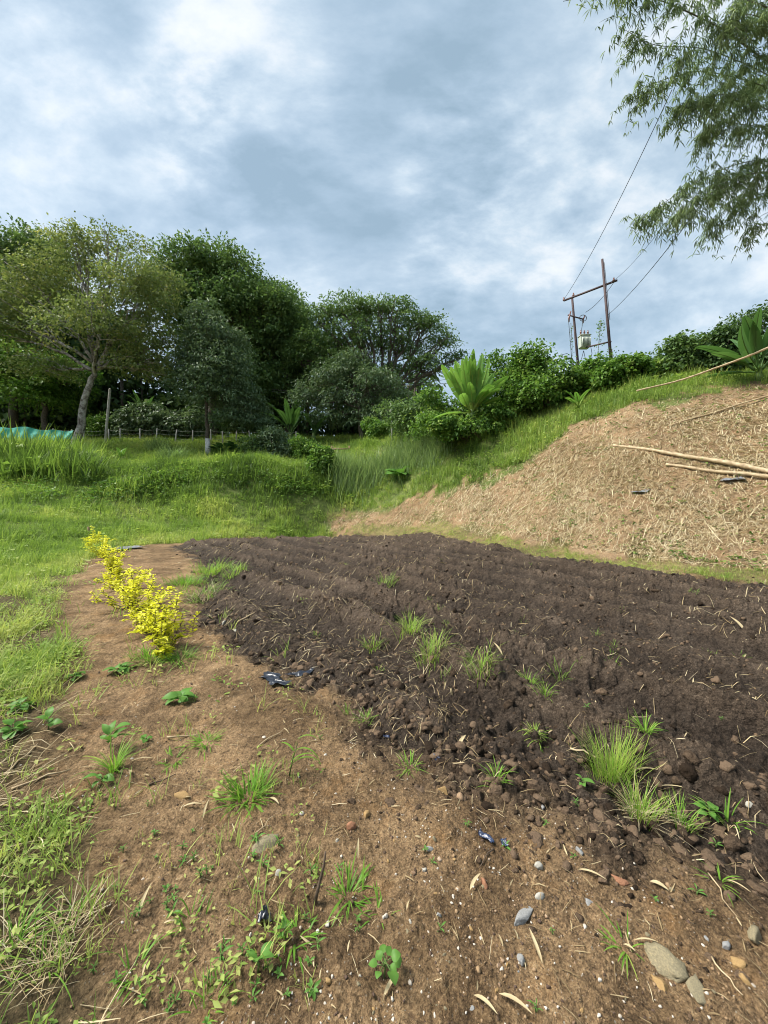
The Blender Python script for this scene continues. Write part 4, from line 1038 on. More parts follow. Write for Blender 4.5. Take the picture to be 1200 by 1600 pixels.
def post(name, label, a, b_, r, mat, cat):
    a = Vector(a); b_ = Vector(b_); mb = MB(); d = b_-a
    mb.tube([(0, 0, 0), tuple(d*.5), tuple(d*.98), tuple(d)], [r, r*.97, r*.92, r*.6], 8)
    o = mobj(name, mb.mesh(name), mat, None, a); return tag(o, label, cat)
p = on_ground(164, 34.5); post('leaning_pole', 'pale grey pole leaning right between the two lawn trees', p-Vector((0, 0, .3)), ray(172, 607, 34.5), .11, M['concrete'], 'pole')
p = on_ground(613, 27); post('thin_post', 'thin pale post standing among bushes under the wide spreading tree', p-Vector((0, 0, .3)), ray(611, 630, 27), .06, M['concrete'], 'post')
p = on_ground(140, 13.6); post('wooden_stake', 'short wooden stake behind the farthest yellow shrub', p-Vector((0, 0, .1)), Vector(ray(138, 823, 13.6)), .035, M['wood'], 'stake')
# small wooden rail at the end of the lane
rb = Vector(ray(532, 712, 31)); rl = thing('wooden_rail', 'brown wooden rail at the end of the lane left of the tall grass', 'rail', rb)
for dz, L_ in ((.55, 1.5), (.25, 1.5)):
    mb = MB(); mb.box((0, 0, dz), (L_, .06, .13)); mobj('rail', mb.mesh('rail', False), M['wood'], rl)
for dx in (-.7, .7):
    mb = MB(); mb.box((dx, .08, .1), (.1, .1, 1.4)); mobj('post', mb.mesh('post', False), M['wood'], rl)

# ------------------------------------------------------------------ power pole frame
LD, RD = 30.7, 28.0
lt, rt = Vector(ray(894, 466, LD)), Vector(ray(941, 405, RD)); lb, rb_ = Vector(ray(908, 625, LD)), Vector(ray(960, 625, RD))
ub = (lb+rb_)*.5
uf = thing('power_pole_frame', 'rusty H-shaped power pole frame with a transformer behind the ridge hedge', 'power pole', ub)
def U_(v): return tuple(Vector(v)-ub)
def part(name, paths, rad, mat, sides=8, parent=None):
    mb = MB()
    for P in paths: mb.tube([U_(v) for v in P], rad, sides)
    return mobj(name, mb.mesh(name), mat, parent or uf)
part('pole', [[lb, (lb+lt)*.5, lt]], [.105, .10, .085], M['pole']); part('pole', [[rb_, (rb_+rt)*.5, rt]], [.11, .10, .08], M['pole'])
ca, cb = Vector(ray(879.5, 471.5, LD)), Vector(ray(962.5, 440, RD))
mb = MB(); d = (cb-ca); mb.box(U_((ca+cb)*.5-Vector((0, .16, 0))), (d.length, .10, .12), d.to_track_quat('X', 'Z').to_matrix()); mobj('crossarm', mb.mesh('crossarm', False), M['pole'], uf)
la, lb2 = Vector(ray(905, 546, LD)), Vector(ray(953, 535, RD)); d = lb2-la
mb = MB(); mb.box(U_((la+lb2)*.5-Vector((0, .14, 0))), (d.length, .09, .09), d.to_track_quat('X', 'Z').to_matrix()); mobj('platform_beam', mb.mesh('platform_beam', False), M['pole'], uf)
# insulators at the crossarm ends and the switch bracket
for px, py, D in [(881, 468, LD), (959, 437.5, RD), (896, 461, LD)]:
    v = Vector(ray(px, py, D)); part('insulator', [[v-Vector((0, 0, .12)), v-Vector((0, 0, .02)), v+Vector((0, 0, .03)), v+Vector((0, 0, .16))]], [.05, .10, .06, .05], M['porcelain'])
part('switch_bracket', [[ray(887, 492, LD), ray(912, 499, LD-.3)]], .05, M['pole'], 6)
for px in (889, 911):
    v = Vector(ray(px, 497 if px < 900 else 499, LD-.2)); w = v+Vector((.15, 0, .55 if px < 900 else .3))
    fcut = part('fuse_cutout', [[v-Vector((0, 0, .3)), v, w]], [.05, .07, .04], M['porcelain'], 6)
# loop of switch at right of bracket
v = Vector(ray(911, 497, LD-.3)); part('switch_loop', [[v+Vector((.28*cos(a), 0, .25*sin(a))) for a in np.linspace(0, 6.28, 14)]], .025, M['cable'], 5)
# transformer
tc = Vector(ray(913, 535, LD-.55)); mb = MB(); s_ = .30
bm = bmesh.new(); bmesh.ops.create_cube(bm, size=1); bmesh.ops.scale(bm, vec=(.74, .55, .95), verts=bm.verts); bmesh.ops.bevel(bm, geom=bm.edges[:], offset=.06, segments=2, affect='EDGES')
me = bpy.data.meshes.new('transformer'); bm.to_mesh(me); bm.free()
tr_ = mobj('transformer', me, M['steel'], uf, U_(tc))
mb = MB(); mb.box((0, 0, .50), (.80, .62, .05)); mobj('lid', mb.mesh('lid', False), M['steel'], tr_)
mb = MB()
for k in range(7): mb.box((-.30+.10*k, -.32, -.05), (.03, .10, .65))
mobj('cooling_fins', mb.mesh('cooling_fins', False), M['steel'], tr_)
for dx in (-.28, 0, .28):
    mb = MB(); mb.tube([(dx, 0, .55), (dx, 0, .62), (dx, 0, .72), (dx, 0, .76), (dx, 0, .95)], [.05, .09, .05, .08, .03], 7); mobj('bushing', mb.mesh('bushing'), M['porcelain'], tr_)
# cable coil, droppers
cc = Vector(ray(888.5, 567, LD-.3)); q = np.random.default_rng(430); P = []
for k in range(70):
    a = k*.42; r_ = .40+.05*sin(k*.33)+q.normal(0, .012); P.append(cc+Vector((r_*cos(a), .04*sin(k*.2), r_*sin(a)*.95)))
part('cable_coil', [P], .028, M['cable'], 5)
def sagline(a, b_, sag, n_=8): 
    a = Vector(a); b_ = Vector(b_); return [a+(b_-a)*t-Vector((0, 0, sag*4*t*(1-t))) for t in np.linspace(0, 1, n_)]
part('dropper_cables', [sagline(ray(888, 497, LD-.2), ray(893, 560, LD-.3), -.1), sagline(ray(911, 497, LD-.3), ray(907, 522, LD-.4), .2), sagline(ray(918, 527, LD-.5), ray(925, 552, LD-.5), -.2), sagline(ray(912, 548, LD-.5), ray(925, 552, LD-.5), .9), sagline(ray(893, 565, LD-.3), ray(912, 548, LD-.4), .8),
     sagline(ray(960, 440, RD), ray(915, 488, LD-.2), .25), sagline(ray(944, 410, RD-.1), ray(953, 500, RD-.1), -.05)], .022, M['cable'], 4)
# lines away from the frame
def line(name, label, P, r_=.016):
    P = [Vector(v) for v in P]; mb = MB(); mb.tube([tuple(v-P[0]) for v in P], r_, 4)
    o = mobj(name, mb.mesh(name), M['cable'], None, P[0]); tag(o, label, 'cable', 'power lines')
line('power_line', 'power line rising steeply from the left end of the crossarm into the bamboo', sagline(ray(881, 468, LD), ray(1050, 140, 16), .5, 14), .017)
line('power_line', 'faint power line rising from the right end of the crossarm', sagline(ray(961, 437, RD), ray(1075, 300, 16), .3, 12), .014)
line('power_line', 'thicker low cable rising from the right pole to the bamboo', sagline(ray(950, 492, RD), ray(1095, 320, 15), .3, 12), .02)
line('power_line', 'upper of two cables running left from the pole frame to the trees', sagline(ray(887, 552, LD), ray(640, 600, 40), .3, 12)+sagline(ray(640, 600, 40), ray(425, 609, 38), .4, 8)[1:], .022)
line('power_line', 'lower of two cables running left from the pole frame to the trees', sagline(ray(887, 556, LD), ray(640, 603, 40), .5, 12)+sagline(ray(640, 603, 40), ray(425, 612, 38), .6, 8)[1:], .022)
# climbing vines on the right pole and on its guy wire
def vine(label, P, r_, n_, seed, L=.13):
    q = np.random.default_rng(seed); P = [Vector(v) for v in P]; t = thing('climbing_vine', label, 'vine', P[0], 'vines on the power pole frame')
    A_ = np.array([v-P[0] for v in P]); mb = MB(); mb.tube(A_, .018, 4); mobj('stem', mb.mesh('stem'), M['twig'], t)
    s = q.uniform(0, len(A_)-1, n_)**1.0; p = np.stack([np.interp(s, np.arange(len(A_)), A_[:, i]) for i in range(3)], 1)+q.normal(0, r_, (n_, 3))
    mb = MB(); leaves(mb, p, np.c_[q.normal(0, 1, (n_, 2)), q.uniform(-1, .2, n_)], np.c_[q.normal(0, .6, (n_, 2)), np.ones(n_)], L*q.uniform(.7, 1.3, n_), L*.7, .1, q.uniform(.1, .9, n_)); mobj('foliage', mb.mesh('foliage'), M['leaf_vine'], t)
vine('thin vine climbing the guy wire left of the right power pole', [ray(933, 590, RD), ray(934, 555, RD), ray(937, 520, RD), ray(939, 500, RD)], .12, 170, 431)
vine('leafy vine wrapped round the foot of the right power pole', [ray(960, 600, RD-.2), ray(958, 570, RD-.2), ray(956, 545, RD-.2)], .16, 200, 432)
vine('wispy vine hanging under the transformer side of the left power pole', [ray(893, 590, LD-.2), ray(894, 540, LD-.2), ray(892, 505, LD-.2)], .06, 60, 433)

# ------------------------------------------------------------------ bamboo poles on the slope
def bpole(label, a, b_, r0, r1, sag=.03, lift=.0, seed=0):
    a = Vector(a); b_ = Vector(b_); L_ = (b_-a).length; n_ = int(L_/.32); mb = MB(); P = []; R_ = []; q = np.random.default_rng(seed)
    for k in range(n_*3+1):
        t = k/(n_*3); c = a+(b_-a)*t-Vector((0, 0, sag*4*t*(1-t)+.012*math.sin(t*13+seed)))+Vector((.02*math.sin(t*9+seed), 0, 0))
        r_ = r0+(r1-r0)*t
        if k % 3 == 0: r_ *= 1.18
        P.append(tuple(c-a)); R_.append(r_)
    mb.tube(P, R_, 9); o = mobj('bamboo_pole', mb.mesh('bamboo_pole'), M['bamboo'], None, a)
    return tag(o, label, 'bamboo pole', 'bamboo poles on the slope')
def lay(p1, p2, up):
    a = ground_px(*p1); b_ = ground_px(*p2); return a+Vector((-.02, -.02, up)), b_+Vector((-.02, -.02, up))
a, b_ = lay((958, 699), (1215, 743), .06); bpole('longest pale bamboo pole lying across the straw slope', a, b_, .042, .062, -.05, seed=1)
a, b_ = lay((1040, 728), (1225, 749), .05); bpole('second bamboo pole lying just below the longest one on the slope', a, b_, .038, .048, .04, seed=2)
a, b_ = lay((1045, 667), (1225, 613), .02); bpole('thin bamboo pole lying half buried higher up the straw slope', a, b_, .022, .028, 0, seed=3)
a = Vector(ray(995, 611, 14.6)); b_ = Vector(ray(1235, 528, 12.5)); a.z = max(a.z, float(height(a.x, a.y)[0])+.08)
bpole('raised bamboo rail running along the grassy rim in front of the right banana', a, b_, .026, .036, .16, seed=4)
# plastic scraps
def scrap(label, px, py, w, l, mat, seed, lift=.012, az=0, h=.05, jag=.25):
    q = np.random.default_rng(seed); p = ground_px(px, py); nu, nv = 16, 10; mb = MB()
    U, V_ = np.meshgrid(np.linspace(-1, 1, nu), np.linspace(-1, 1, nv), indexing='ij')
    edge = 1+jag*(fbm(U*2.2+seed, V_*2.2, 3, seed)-.5)*2.4
    X = U*l*.5*edge+.15*w*np.sin(U*4+seed); Y = V_*w*.5*(1-.5*np.abs(U)*q.uniform(.2, .9))*(1+jag*2*(fbm(U*3, V_+seed, 3, seed+1)-.5))+.25*w*np.sin(U*3+seed)
    xr = X*cos(az)-Y*sin(az); yr = X*sin(az)+Y*cos(az)
    hz = height(p.x+xr.ravel(), p.y+yr.ravel()).reshape(xr.shape)-p.z
    hz = .6*hz+.4*hz.mean()
    Z = np.maximum(hz, hz.mean()-.02)+lift+h*np.abs(fbm(U*2.6+3*seed, V_*2.6, 4, seed+2)-.35)
    i = np.arange(nu-1)[:, None]*nv; j = np.arange(nv-1)[None]
    mb.add(np.stack([xr, yr, Z], -1).reshape(-1, 3), np.stack([i+j, i+j+1, i+nv+j+1, i+nv+j], -1).reshape(-1, 4))
    o = mobj('plastic_scrap', mb.mesh('plastic_scrap'), mat, None, p); return tag(o, label, 'plastic scrap', 'plastic scraps on the ground')
scrap('torn black plastic strip at the edge of the tilled soil, forked left end', 430, 1066, .13, .22, M['plastic'], 3, az=-.5, h=.06, jag=.6)
scrap('crumpled black plastic strip joined to the right of the forked one', 467, 1054, .07, .22, M['plastic'], 4, az=.4, h=.06, jag=.5)
scrap('small dark blue plastic scrap between dark clods in mid field edge', 681, 1190, .035, .045, M['plastic_blue'], 5, az=1.3, h=.06)
scrap('long dark blue plastic scrap on the brown soil below the clods', 759, 1312, .03, .085, M['plastic_blue'], 6, az=-1.1, h=.04)
scrap('short dark blue plastic scrap right of the long one', 788, 1322, .025, .035, M['plastic_blue'], 7, az=1.4, h=.02)
scrap('crumpled black plastic bit beside a leafy grass tuft near the bottom', 415, 1440, .04, .04, M['plastic'], 8, az=.3, h=.06)
scrap('tiny dark blue plastic bit left of the small blue scrap', 604, 1155, .02, .04, M['plastic_blue'], 9, az=.2, h=.03)
scrap('dark grey plastic sheet lying under the bamboo poles on the slope', 1146, 752, .35, .42, M['plastic_grey'], 10, az=.2, h=.10, lift=.03)
scrap('pale grey plastic strip half buried in the straw slope', 1000, 771, .16, .45, M['plastic_grey'], 11, az=-.3, h=.06, lift=.03)
scrap('grey plastic ground sheet left of the farthest yellow shrubs', 142, 862, 1.1, 1.2, M['plastic_grey'], 12, az=.6, h=.12, lift=.04)
scrap('grey plastic ground sheet right of the farthest yellow shrubs', 186, 860, .6, 1.5, M['plastic_grey'], 13, az=.9, h=.12, lift=.04)

# ------------------------------------------------------------------ overhanging giant bamboo
q = np.random.default_rng(440)
bb = on_ground(1560, 7.6); gb = thing('giant_bamboo', 'giant bamboo with drooping leafy branches overhanging from the upper right', 'bamboo', bb)
lv = MB(); PB = []
def spray(p, d, n_tw, ln, tn):
    """short twigs with hanging leaf fans round point p"""
    for k in range(n_tw):
        dd = unit(np.array(d)+q.normal(0, .55, 3)); L_ = ln*q.uniform(.5, 1.2)
        t = np.linspace(0, 1, 6)[:, None]; P = p+dd*L_*t; P[:, 2] -= (L_*.55*t**2)[:, 0]
        PB.append((P, .003))
        nf = 3+int(L_*9)
        for j in range(nf):
            c = P[min(5, 1+int(j*5/nf))]+q.normal(0, .015, 3); kk = q.integers(3, 6)
            az = q.uniform(0, 6.28, kk); D_ = np.c_[np.cos(az)*.55, np.sin(az)*.55, -np.ones(kk)*q.uniform(.2, 1.1)]
            leaves(lv, np.repeat(c[None], kk, 0), D_, np.c_[np.cos(az), np.sin(az), np.ones(kk)*.6], q.uniform(.09, .165, kk), q.uniform(.011, .0175, kk), .12, np.clip(tn+q.normal(0, .16, kk), 0, 1))
branches = [
    ([(1290, 70, 6.6), (1200, 10, 6.3), (1120, -12, 6.1), (1000, -22, 6.0), (880, 2, 6.0)], .022, 20, 2, .30),
    ([(1330, 190, 7.0), (1200, 98, 6.4), (1130, 45, 6.1), (1040, 2, 5.9), (950, -20, 5.8)], .028, 26, 3, .40),
    ([(1330, 200, 7.0), (1190, 110, 6.6), (1100, 74, 6.4), (1020, 72, 6.3), (965, 40, 6.2)], .016, 26, 3, .40),
    ([(1330, 220, 7.0), (1190, 130, 6.9), (1090, 108, 6.8), (1020, 130, 6.7), (975, 155, 6.6)], .014, 28, 3, .34),
    ([(1330, 250, 7.0), (1200, 170, 6.4), (1130, 145, 6.2), (1080, 160, 6.1), (1050, 172, 6.1)], .014, 26, 4, .38),
    ([(1330, 260, 7.2), (1200, 200, 6.9), (1130, 190, 6.8), (1085, 212, 6.7)], .014, 24, 4, .36),
    ([(1330, 290, 7.2), (1220, 245, 6.9), (1150, 255, 6.7), (1085, 285, 6.5), (1030, 322, 6.4), (985, 352, 6.4)], .014, 30, 3, .34),
    ([(1330, 300, 7.2), (1220, 265, 6.6), (1150, 275, 6.4), (1090, 310, 6.3), (1045, 345, 6.3)], .014, 28, 4, .34),
    ([(1330, 340, 7.2), (1230, 285, 7.0), (1170, 300, 6.9), (1130, 335, 6.8), (1095, 360, 6.8)], .012, 24, 3, .32),
    ([(1330, 380, 7.2), (1240, 320, 6.8), (1190, 335, 6.7), (1160, 370, 6.7)], .012, 20, 2, .34),
    ([(1330, 150, 6.6), (1230, 45, 6.2), (1170, 20, 6.0), (1120, 40, 5.9)], .014, 26, 4, .38),
    ([(1330, 120, 7.4), (1230, 10, 7.2), (1100, -30, 7.0), (960, -35, 6.9)], .014, 24, 3, .40),
    ([(1330, 230, 7.6), (1240, 140, 7.4), (1180, 125, 7.3), (1110, 165, 7.2)], .014, 24, 4, .36)]
CU = []
for pts, r_, n_, tw, ln in branches:
    P = np.array([np.array(ray(*v))-np.array(bb) for v in pts]); s = np.linspace(0, len(P)-1, 24)
    P = np.stack([np.interp(s, np.arange(len(P)), P[:, i]) for i in range(3)], 1)
    for _ in range(2): P[1:-1] = (P[:-2]+2*P[1:-1]+P[2:])/4
    CU.append((P, r_*np.linspace(1, .22, 24)))
    tn = q.uniform(.35, .6)
    for k in range(int(n_*1.3)):
        i = int(np.clip((k+q.uniform(0, 1))/(n_*1.3)*22, 0, 23)); d = unit(P[min(i+1, 23)]-P[max(i-1, 0)])
        spray(P[i]+q.normal(0, .05, 3), d*.8+np.array([0, 0, -.25]), tw, ln, tn)
mb = MB()
for P, r_ in CU: mb.tube(P, r_*.7, 6)
for P, r_ in PB[::3]: mb.tube(P, [r_]*5+[r_*.4], 3, cap=False)
mobj('branches', mb.mesh('branches'), M['culm'], gb)
for k, (ox, oy) in enumerate([(0, 0), (.5, .3), (-.3, .6), (.7, -.4)]):
    mb = MB(); top = np.array(ray(1330+20*k, 60+90*k, 7.0))-np.array(bb); P = curve3((ox, oy, -.3), top, .3, 12, q, .03)
    mb.tube(P, np.linspace(.07, .03, 12), 8); mobj('culm', mb.mesh('culm'), M['culm'], gb)
mobj('foliage', lv.mesh('foliage'), M['leaf_bamboo'], gb)
print('bamboo tris', sum(len(t) for t in lv.T))
LM = [('the broad bright grass tuft', 390, 1245), ('the flat dark grey stone', 415, 1322), ('the brown broken twig', 492, 1412), ('the crumpled black plastic bit', 415, 1440), ('the round leaved clover-like weed', 600, 1528),
      ('the bottom left straw tuft', 62, 1520), ('the largest olive brown stone', 1042, 1512), ('the long flat grey stone', 818, 1434), ('the long dark blue plastic scrap', 759, 1312), ('the tall yellowish grass tuft', 955, 1215),
      ('the forked black plastic strip', 428, 1066), ('the leafy seedling among dry stalks', 1108, 1280), ('the broad leaved weed in the path', 280, 1098), ('the leaning grass shoots', 178, 1205), ('the spread creeping grass', 322, 1160),
      ('the upright sprouts on smooth mud', 853, 1100), ('the two tall tufts of the tilled middle', 655, 1012), ('the lone far tuft on the upper tilled soil', 600, 917), ('the grassy left rim of the tilled soil', 318, 905), ('the foot of the straw slope', 1000, 895),
      ('the small dark blue plastic scrap', 681, 1190), ('the straw tuft at the left edge', 108, 1448), ('the tall drooping grass stalk', 452, 1212), ('the flat reddish brown stone', 968, 1378), ('the brown round stone at bottom right', 1180, 1466), ('the nearest yellow shrub', 255, 1012)]
LMP = [(n_, ground_px(a, c)) for n_, a, c in LM]
def nearest(p): return min(LMP, key=lambda v: (v[1]-p).length/max(.5, v[1].y))[0]
# ------------------------------------------------------------------ yellow shrubs
def yshrub(label, px, py, hpx, wpx, seed, n_=900):
    p = ground_px(px, py); k = p.y/F; h, w = hpx*k, wpx*k; q = np.random.default_rng(seed)
    t = thing('yellow_shrub', label, 'shrub', p, 'yellow shrubs in a row along the tilled soil'); mb = MB(); lv = MB()
    h *= .74; ns = int(7+wpx*.13)
    def shoot(P, n_lv, sz):
        mb.tube(P, np.linspace(.005, .0015, len(P)), 4)
        for s in np.linspace(.15, 1, n_lv):
            c = np.array([np.interp(s*(len(P)-1), np.arange(len(P)), P[:, m_]) for m_ in range(3)]); kk = 2+(s > .9)
            az = q.uniform(0, 6.28)+np.arange(kk)*3.14+q.normal(0, .3, kk)
            D_ = np.c_[np.cos(az), np.sin(az), q.uniform(-.3, .8, kk)]
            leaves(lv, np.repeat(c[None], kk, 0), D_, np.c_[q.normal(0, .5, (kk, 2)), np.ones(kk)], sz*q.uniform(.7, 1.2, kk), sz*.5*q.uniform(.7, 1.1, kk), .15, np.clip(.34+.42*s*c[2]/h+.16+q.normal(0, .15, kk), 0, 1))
    sz = .044*(1+p.y*.03)
    for i in range(ns):
        a = q.uniform(0, 6.28); le = min(1.35, abs(q.normal(0, .75))); L_ = h*q.uniform(.45, 1.15)
        e = np.array([cos(a)*le*w*.55, sin(a)*le*w*.45, L_*(1-.3*le)])
        st = np.array([e[0]*.15, e[1]*.15, 0]); P = curve3(st, e, -.03, 8, q, .012); P[-2:, 2] -= .02*le
        shoot(P, int(6+L_*20), sz)
        for k in range(int(2+L_*5)):
            i_ = q.integers(2, 8); d = unit(np.array([cos(a), sin(a), .5])*.5+q.normal(0, .7, 3)); ln = h*q.uniform(.10, .26)
            shoot(curve3(P[i_], P[i_]+d*ln, .02*ln, 5, q, .004), int(3+ln*28), sz)
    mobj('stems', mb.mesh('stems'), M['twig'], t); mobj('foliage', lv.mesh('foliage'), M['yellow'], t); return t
for i, (px, py, h, w, lab) in enumerate([
    (253, 1012, 122, 64, 'nearest and tallest yellow leaved shrub at the front end of the row'),
    (226, 985, 116, 80, 'second yellow leaved shrub from the near end of the row'),
    (203, 952, 90, 76, 'third yellow leaved shrub from the near end of the row'),
    (184, 922, 64, 56, 'fourth yellow leaved shrub from the near end of the row'),
    (174, 897, 60, 54, 'fifth yellow leaved shrub from the near end, low and thin'),
    (162, 872, 50, 46, 'second farthest yellow leaved shrub between the grey plastic sheets'),
    (149, 858, 42, 36, 'farthest yellow leaved shrub in front of the wooden stake')]):
    yshrub(lab, px, py, h, w, 500+i)
p = ground_px(262, 1042)
yshrub('tiny yellow leaved shoot at the foot of the nearest yellow shrub', 258, 1026, 34, 22, 520)

# ------------------------------------------------------------------ grass tufts on the bare and tilled soil
def tuft(label, px, py, L, n_, spread, W=.006, lean=(.1, 1.0), curl=(.4, 1.5), tint=.5, dry=0, seed=1, group=None, bias=None, ld=1.0, name='grass_tuft', stol=0):
    if 860 < py < 1140 and px > 420: W *= .62; L *= .85; lean = (lean[0]*.5, min(lean[1], .6))
    W *= 1.0; n_ = int(n_*1.9); q = np.random.default_rng(seed); p = ground_px(px, py); t = thing(name, label, 'grass tuft', p, group)
    P = q.normal(0, spread*.45, (n_, 2)); az = np.arctan2(P[:, 1], P[:, 0])+q.normal(0, .7, n_)
    if bias is not None:
        P[:, 0] *= bias[0]; P[:, 1] *= bias[1]
    z = height(p.x+P[:, 0], p.y+P[:, 1])-p.z
    mb = MB(); blades(mb, np.c_[P, z-.01], az, L*q.uniform(.45, 1.12, n_), W*q.uniform(.7, 1.3, n_), q.uniform(*lean, n_), q.uniform(*curl, n_), 5, np.clip(tint+q.normal(0, .15, n_), 0, 1))
    mobj('blades', mb.mesh('blades'), M['fgrass'], t)
    if dry:
        m = dry; P = q.normal(0, spread*.5, (m, 2))
        if bias is not None: P = P*np.array(bias)
        z = height(p.x+P[:, 0], p.y+P[:, 1])-p.z
        mb = MB(); blades(mb, np.c_[P, z-.005], q.uniform(0, 6.28, m), L*ld*q.uniform(.4, 1.0, m), W*.8*q.uniform(.5, 1.1, m), q.uniform(.5, 1.35, m), q.uniform(.2, 1.3, m), 4, q.uniform(.3, 1, m))
        mobj('dry_blades', mb.mesh('dry_blades'), M['dry'], t)
    return t
TF = [
    ('broad bright green grass tuft left of centre on the brown soil', 390, 1245, .17, 70, .07, dict(W=.009, lean=(.2, 1.25), curl=(.2, 1.0), tint=.5)),
    ('green grass tuft near the bottom beside the brown broken twig, left half', 545, 1398, .12, 26, .05, dict(W=.008, lean=(.2, 1.2), tint=.5)),
    ('small green grass tuft just right of the tuft beside the brown twig', 592, 1425, .08, 12, .03, dict(W=.008, lean=(.3, 1.2), tint=.5)),
    ('tall yellowish green grass tuft at the right edge of the tilled soil', 955, 1218, .27, 150, .085, dict(W=.0042, lean=(.02, .45), curl=(.1, .9), tint=.85, dry=40, bias=(1.2, .6))),
    ('lower part of the tall yellowish tuft with long straw hanging toward the viewer', 1000, 1275, .20, 60, .06, dict(W=.0042, lean=(.05, .6), curl=(.2, 1.0), tint=.78, dry=95, ld=1.5)),
    ('green grass tuft right of the straw covered tall tuft', 1062, 1290, .14, 44, .045, dict(W=.0045, lean=(.05, .6), curl=(.2, 1.0), tint=.66, dry=26)),
    ('short leafy grass behind the tall yellowish tuft', 1008, 1175, .12, 26, .03, dict(W=.008, lean=(.1, .7), tint=.6)),
    ('tall light green tuft in the middle of the tilled soil, upper one', 640, 1002, .32, 60, .10, dict(W=.010, lean=(.05, .7), tint=.8, dry=14)),
    ('tall light green tuft in the middle of the tilled soil, lower one with straw', 672, 1028, .28, 60, .12, dict(W=.009, lean=(.05, .8), tint=.78, dry=40, ld=1.3)),
    ('small tuft left of the tall light green tufts of the tilled soil', 583, 1016, .20, 36, .08, dict(W=.009, lean=(.1, .9), tint=.75)),
    ('light green tuft with reddish straw right of the field middle', 752, 1064, .26, 54, .10, dict(W=.009, lean=(.05, .8), tint=.75, dry=30)),
    ('low tuft on the dark soil left of two slender sprouts', 826, 1065, .15, 40, .05, dict(W=.008, lean=(.05, .6), tint=.7)),
    ('low spread tuft on the dark soil at right of the tilled middle', 872, 1062, .16, 24, .07, dict(W=.007, lean=(.2, 1.0), tint=.7)),
    ('slender upright sprouts on smooth dark mud', 853, 1100, .17, 18, .03, dict(W=.009, lean=(.05, .6), tint=.7)),
    ('pale spreading tuft on the cracked smooth mud', 838, 1143, .10, 26, .04, dict(W=.005, lean=(.5, 1.2), tint=.8, dry=10)),
    ('tiny green sprout among clods left of the tall yellowish tuft', 775, 1222, .12, 16, .02, dict(W=.008, lean=(.05, .7), tint=.6)),
    ('wispy green sprout by the dark blue plastic scrap', 640, 1200, .10, 22, .03, dict(W=.006, lean=(.3, 1.2), tint=.6)),
    ('wispy tuft with dry stalks below the field middle', 570, 1128, .13, 24, .06, dict(W=.008, lean=(.4, 1.2), tint=.6, dry=30, ld=1.5)),
    ('single thin sprout at the left of the wispy tuft with dry stalks', 541, 1116, .13, 8, .015, dict(W=.007, lean=(.0, .4), tint=.6)),
    ('far small tuft alone on the upper tilled soil', 600, 917, .34, 46, .16, dict(W=.014, lean=(.1, .9), tint=.7, dry=20)),
    ('pale grass tuft on the left rim of the tilled soil, nearest with dead straw', 318, 935, .30, 90, .26, dict(W=.009, lean=(.3, 1.2), tint=.6, dry=160, ld=1.2)),
    ('bright grass tuft on the left rim of the tilled soil, beyond the dead straw', 328, 896, .34, 150, .34, dict(W=.011, lean=(.1, 1.0), tint=.75)),
    ('bright grass tuft at the left rim of the tilled soil next to the yellow shrubs', 290, 912, .28, 160, .34, dict(W=.010, lean=(.2, 1.1), tint=.55)),
    ('small bright tuft right of the left rim tufts on tilled soil', 362, 898, .26, 80, .24, dict(W=.010, lean=(.1, .9), tint=.75)),
    ('large pale straw tuft in the bottom left corner with few green blades', 62, 1520, .17, 12, .09, dict(W=.005, lean=(.1, 1.0), tint=.5, dry=95, ld=1.2)),
    ('upper straw tuft at the left edge above the bottom left corner tuft', 108, 1448, .15, 14, .06, dict(W=.005, lean=(.05, .7), tint=.55, dry=60, ld=1.1)),
    ('grey green long bladed tuft at the left edge near the bottom', 20, 1478, .19, 12, .05, dict(W=.007, lean=(.2, 1.0), tint=.3, dry=30)),
    ('green grass at the foot of the nearest yellow shrub, left side', 236, 1030, .22, 80, .10, dict(W=.008, lean=(.3, 1.2), tint=.45)),
    ('green grass at the foot of the nearest yellow shrub, right side', 282, 1032, .20, 70, .09, dict(W=.008, lean=(.4, 1.3), tint=.4)),
    ('leaning grass shoots beside the broad leaf weed at left', 178, 1205, .20, 26, .03, dict(W=.009, lean=(.05, .6), tint=.6)),
    ('spread creeping grass on brown soil right of the left weeds', 322, 1160, .12, 46, .06, dict(W=.008, lean=(.6, 1.35), tint=.5)),
    ('smaller creeping grass left of the spread creeping grass', 272, 1188, .10, 30, .04, dict(W=.008, lean=(.6, 1.35), tint=.5)),
    ('leafy grass clump near the bottom right beside crumpled black plastic', 462, 1462, .09, 18, .04, dict(W=.011, lean=(.5, 1.3), tint=.5)),
    ('tall seedling grass in the bottom row below the leafy clump, left', 325, 1580, .10, 10, .05, dict(W=.007, lean=(.1, .8), tint=.55)),
    ('tall seedling grass cluster at the bottom below the small weeds', 300, 1440, .09, 10, .045, dict(W=.007, lean=(.05, .8), tint=.55)),
    ('green tuft in front of dead grass at lower left', 215, 1520, .10, 14, .05, dict(W=.007, lean=(.4, 1.2), tint=.45)),
    ('small grass sprout by straw in the near right soil', 975, 1478, .12, 8, .02, dict(W=.008, lean=(.4, 1.2), tint=.5)),
    ('long bladed grass shoot right of the leafy seedling on dark soil', 1138, 1288, .17, 9, .02, dict(W=.010, lean=(.1, .9), tint=.5, dry=6)),
    ('thin sprout low in the right tilled soil', 1125, 1375, .11, 6, .015, dict(W=.007, lean=(.2, 1.1), tint=.5)),
]
for i, (lab, px, py, L, n_, sp, kw) in enumerate(TF):
    tuft(lab, px, py, L, n_, sp, seed=600+i, **kw)
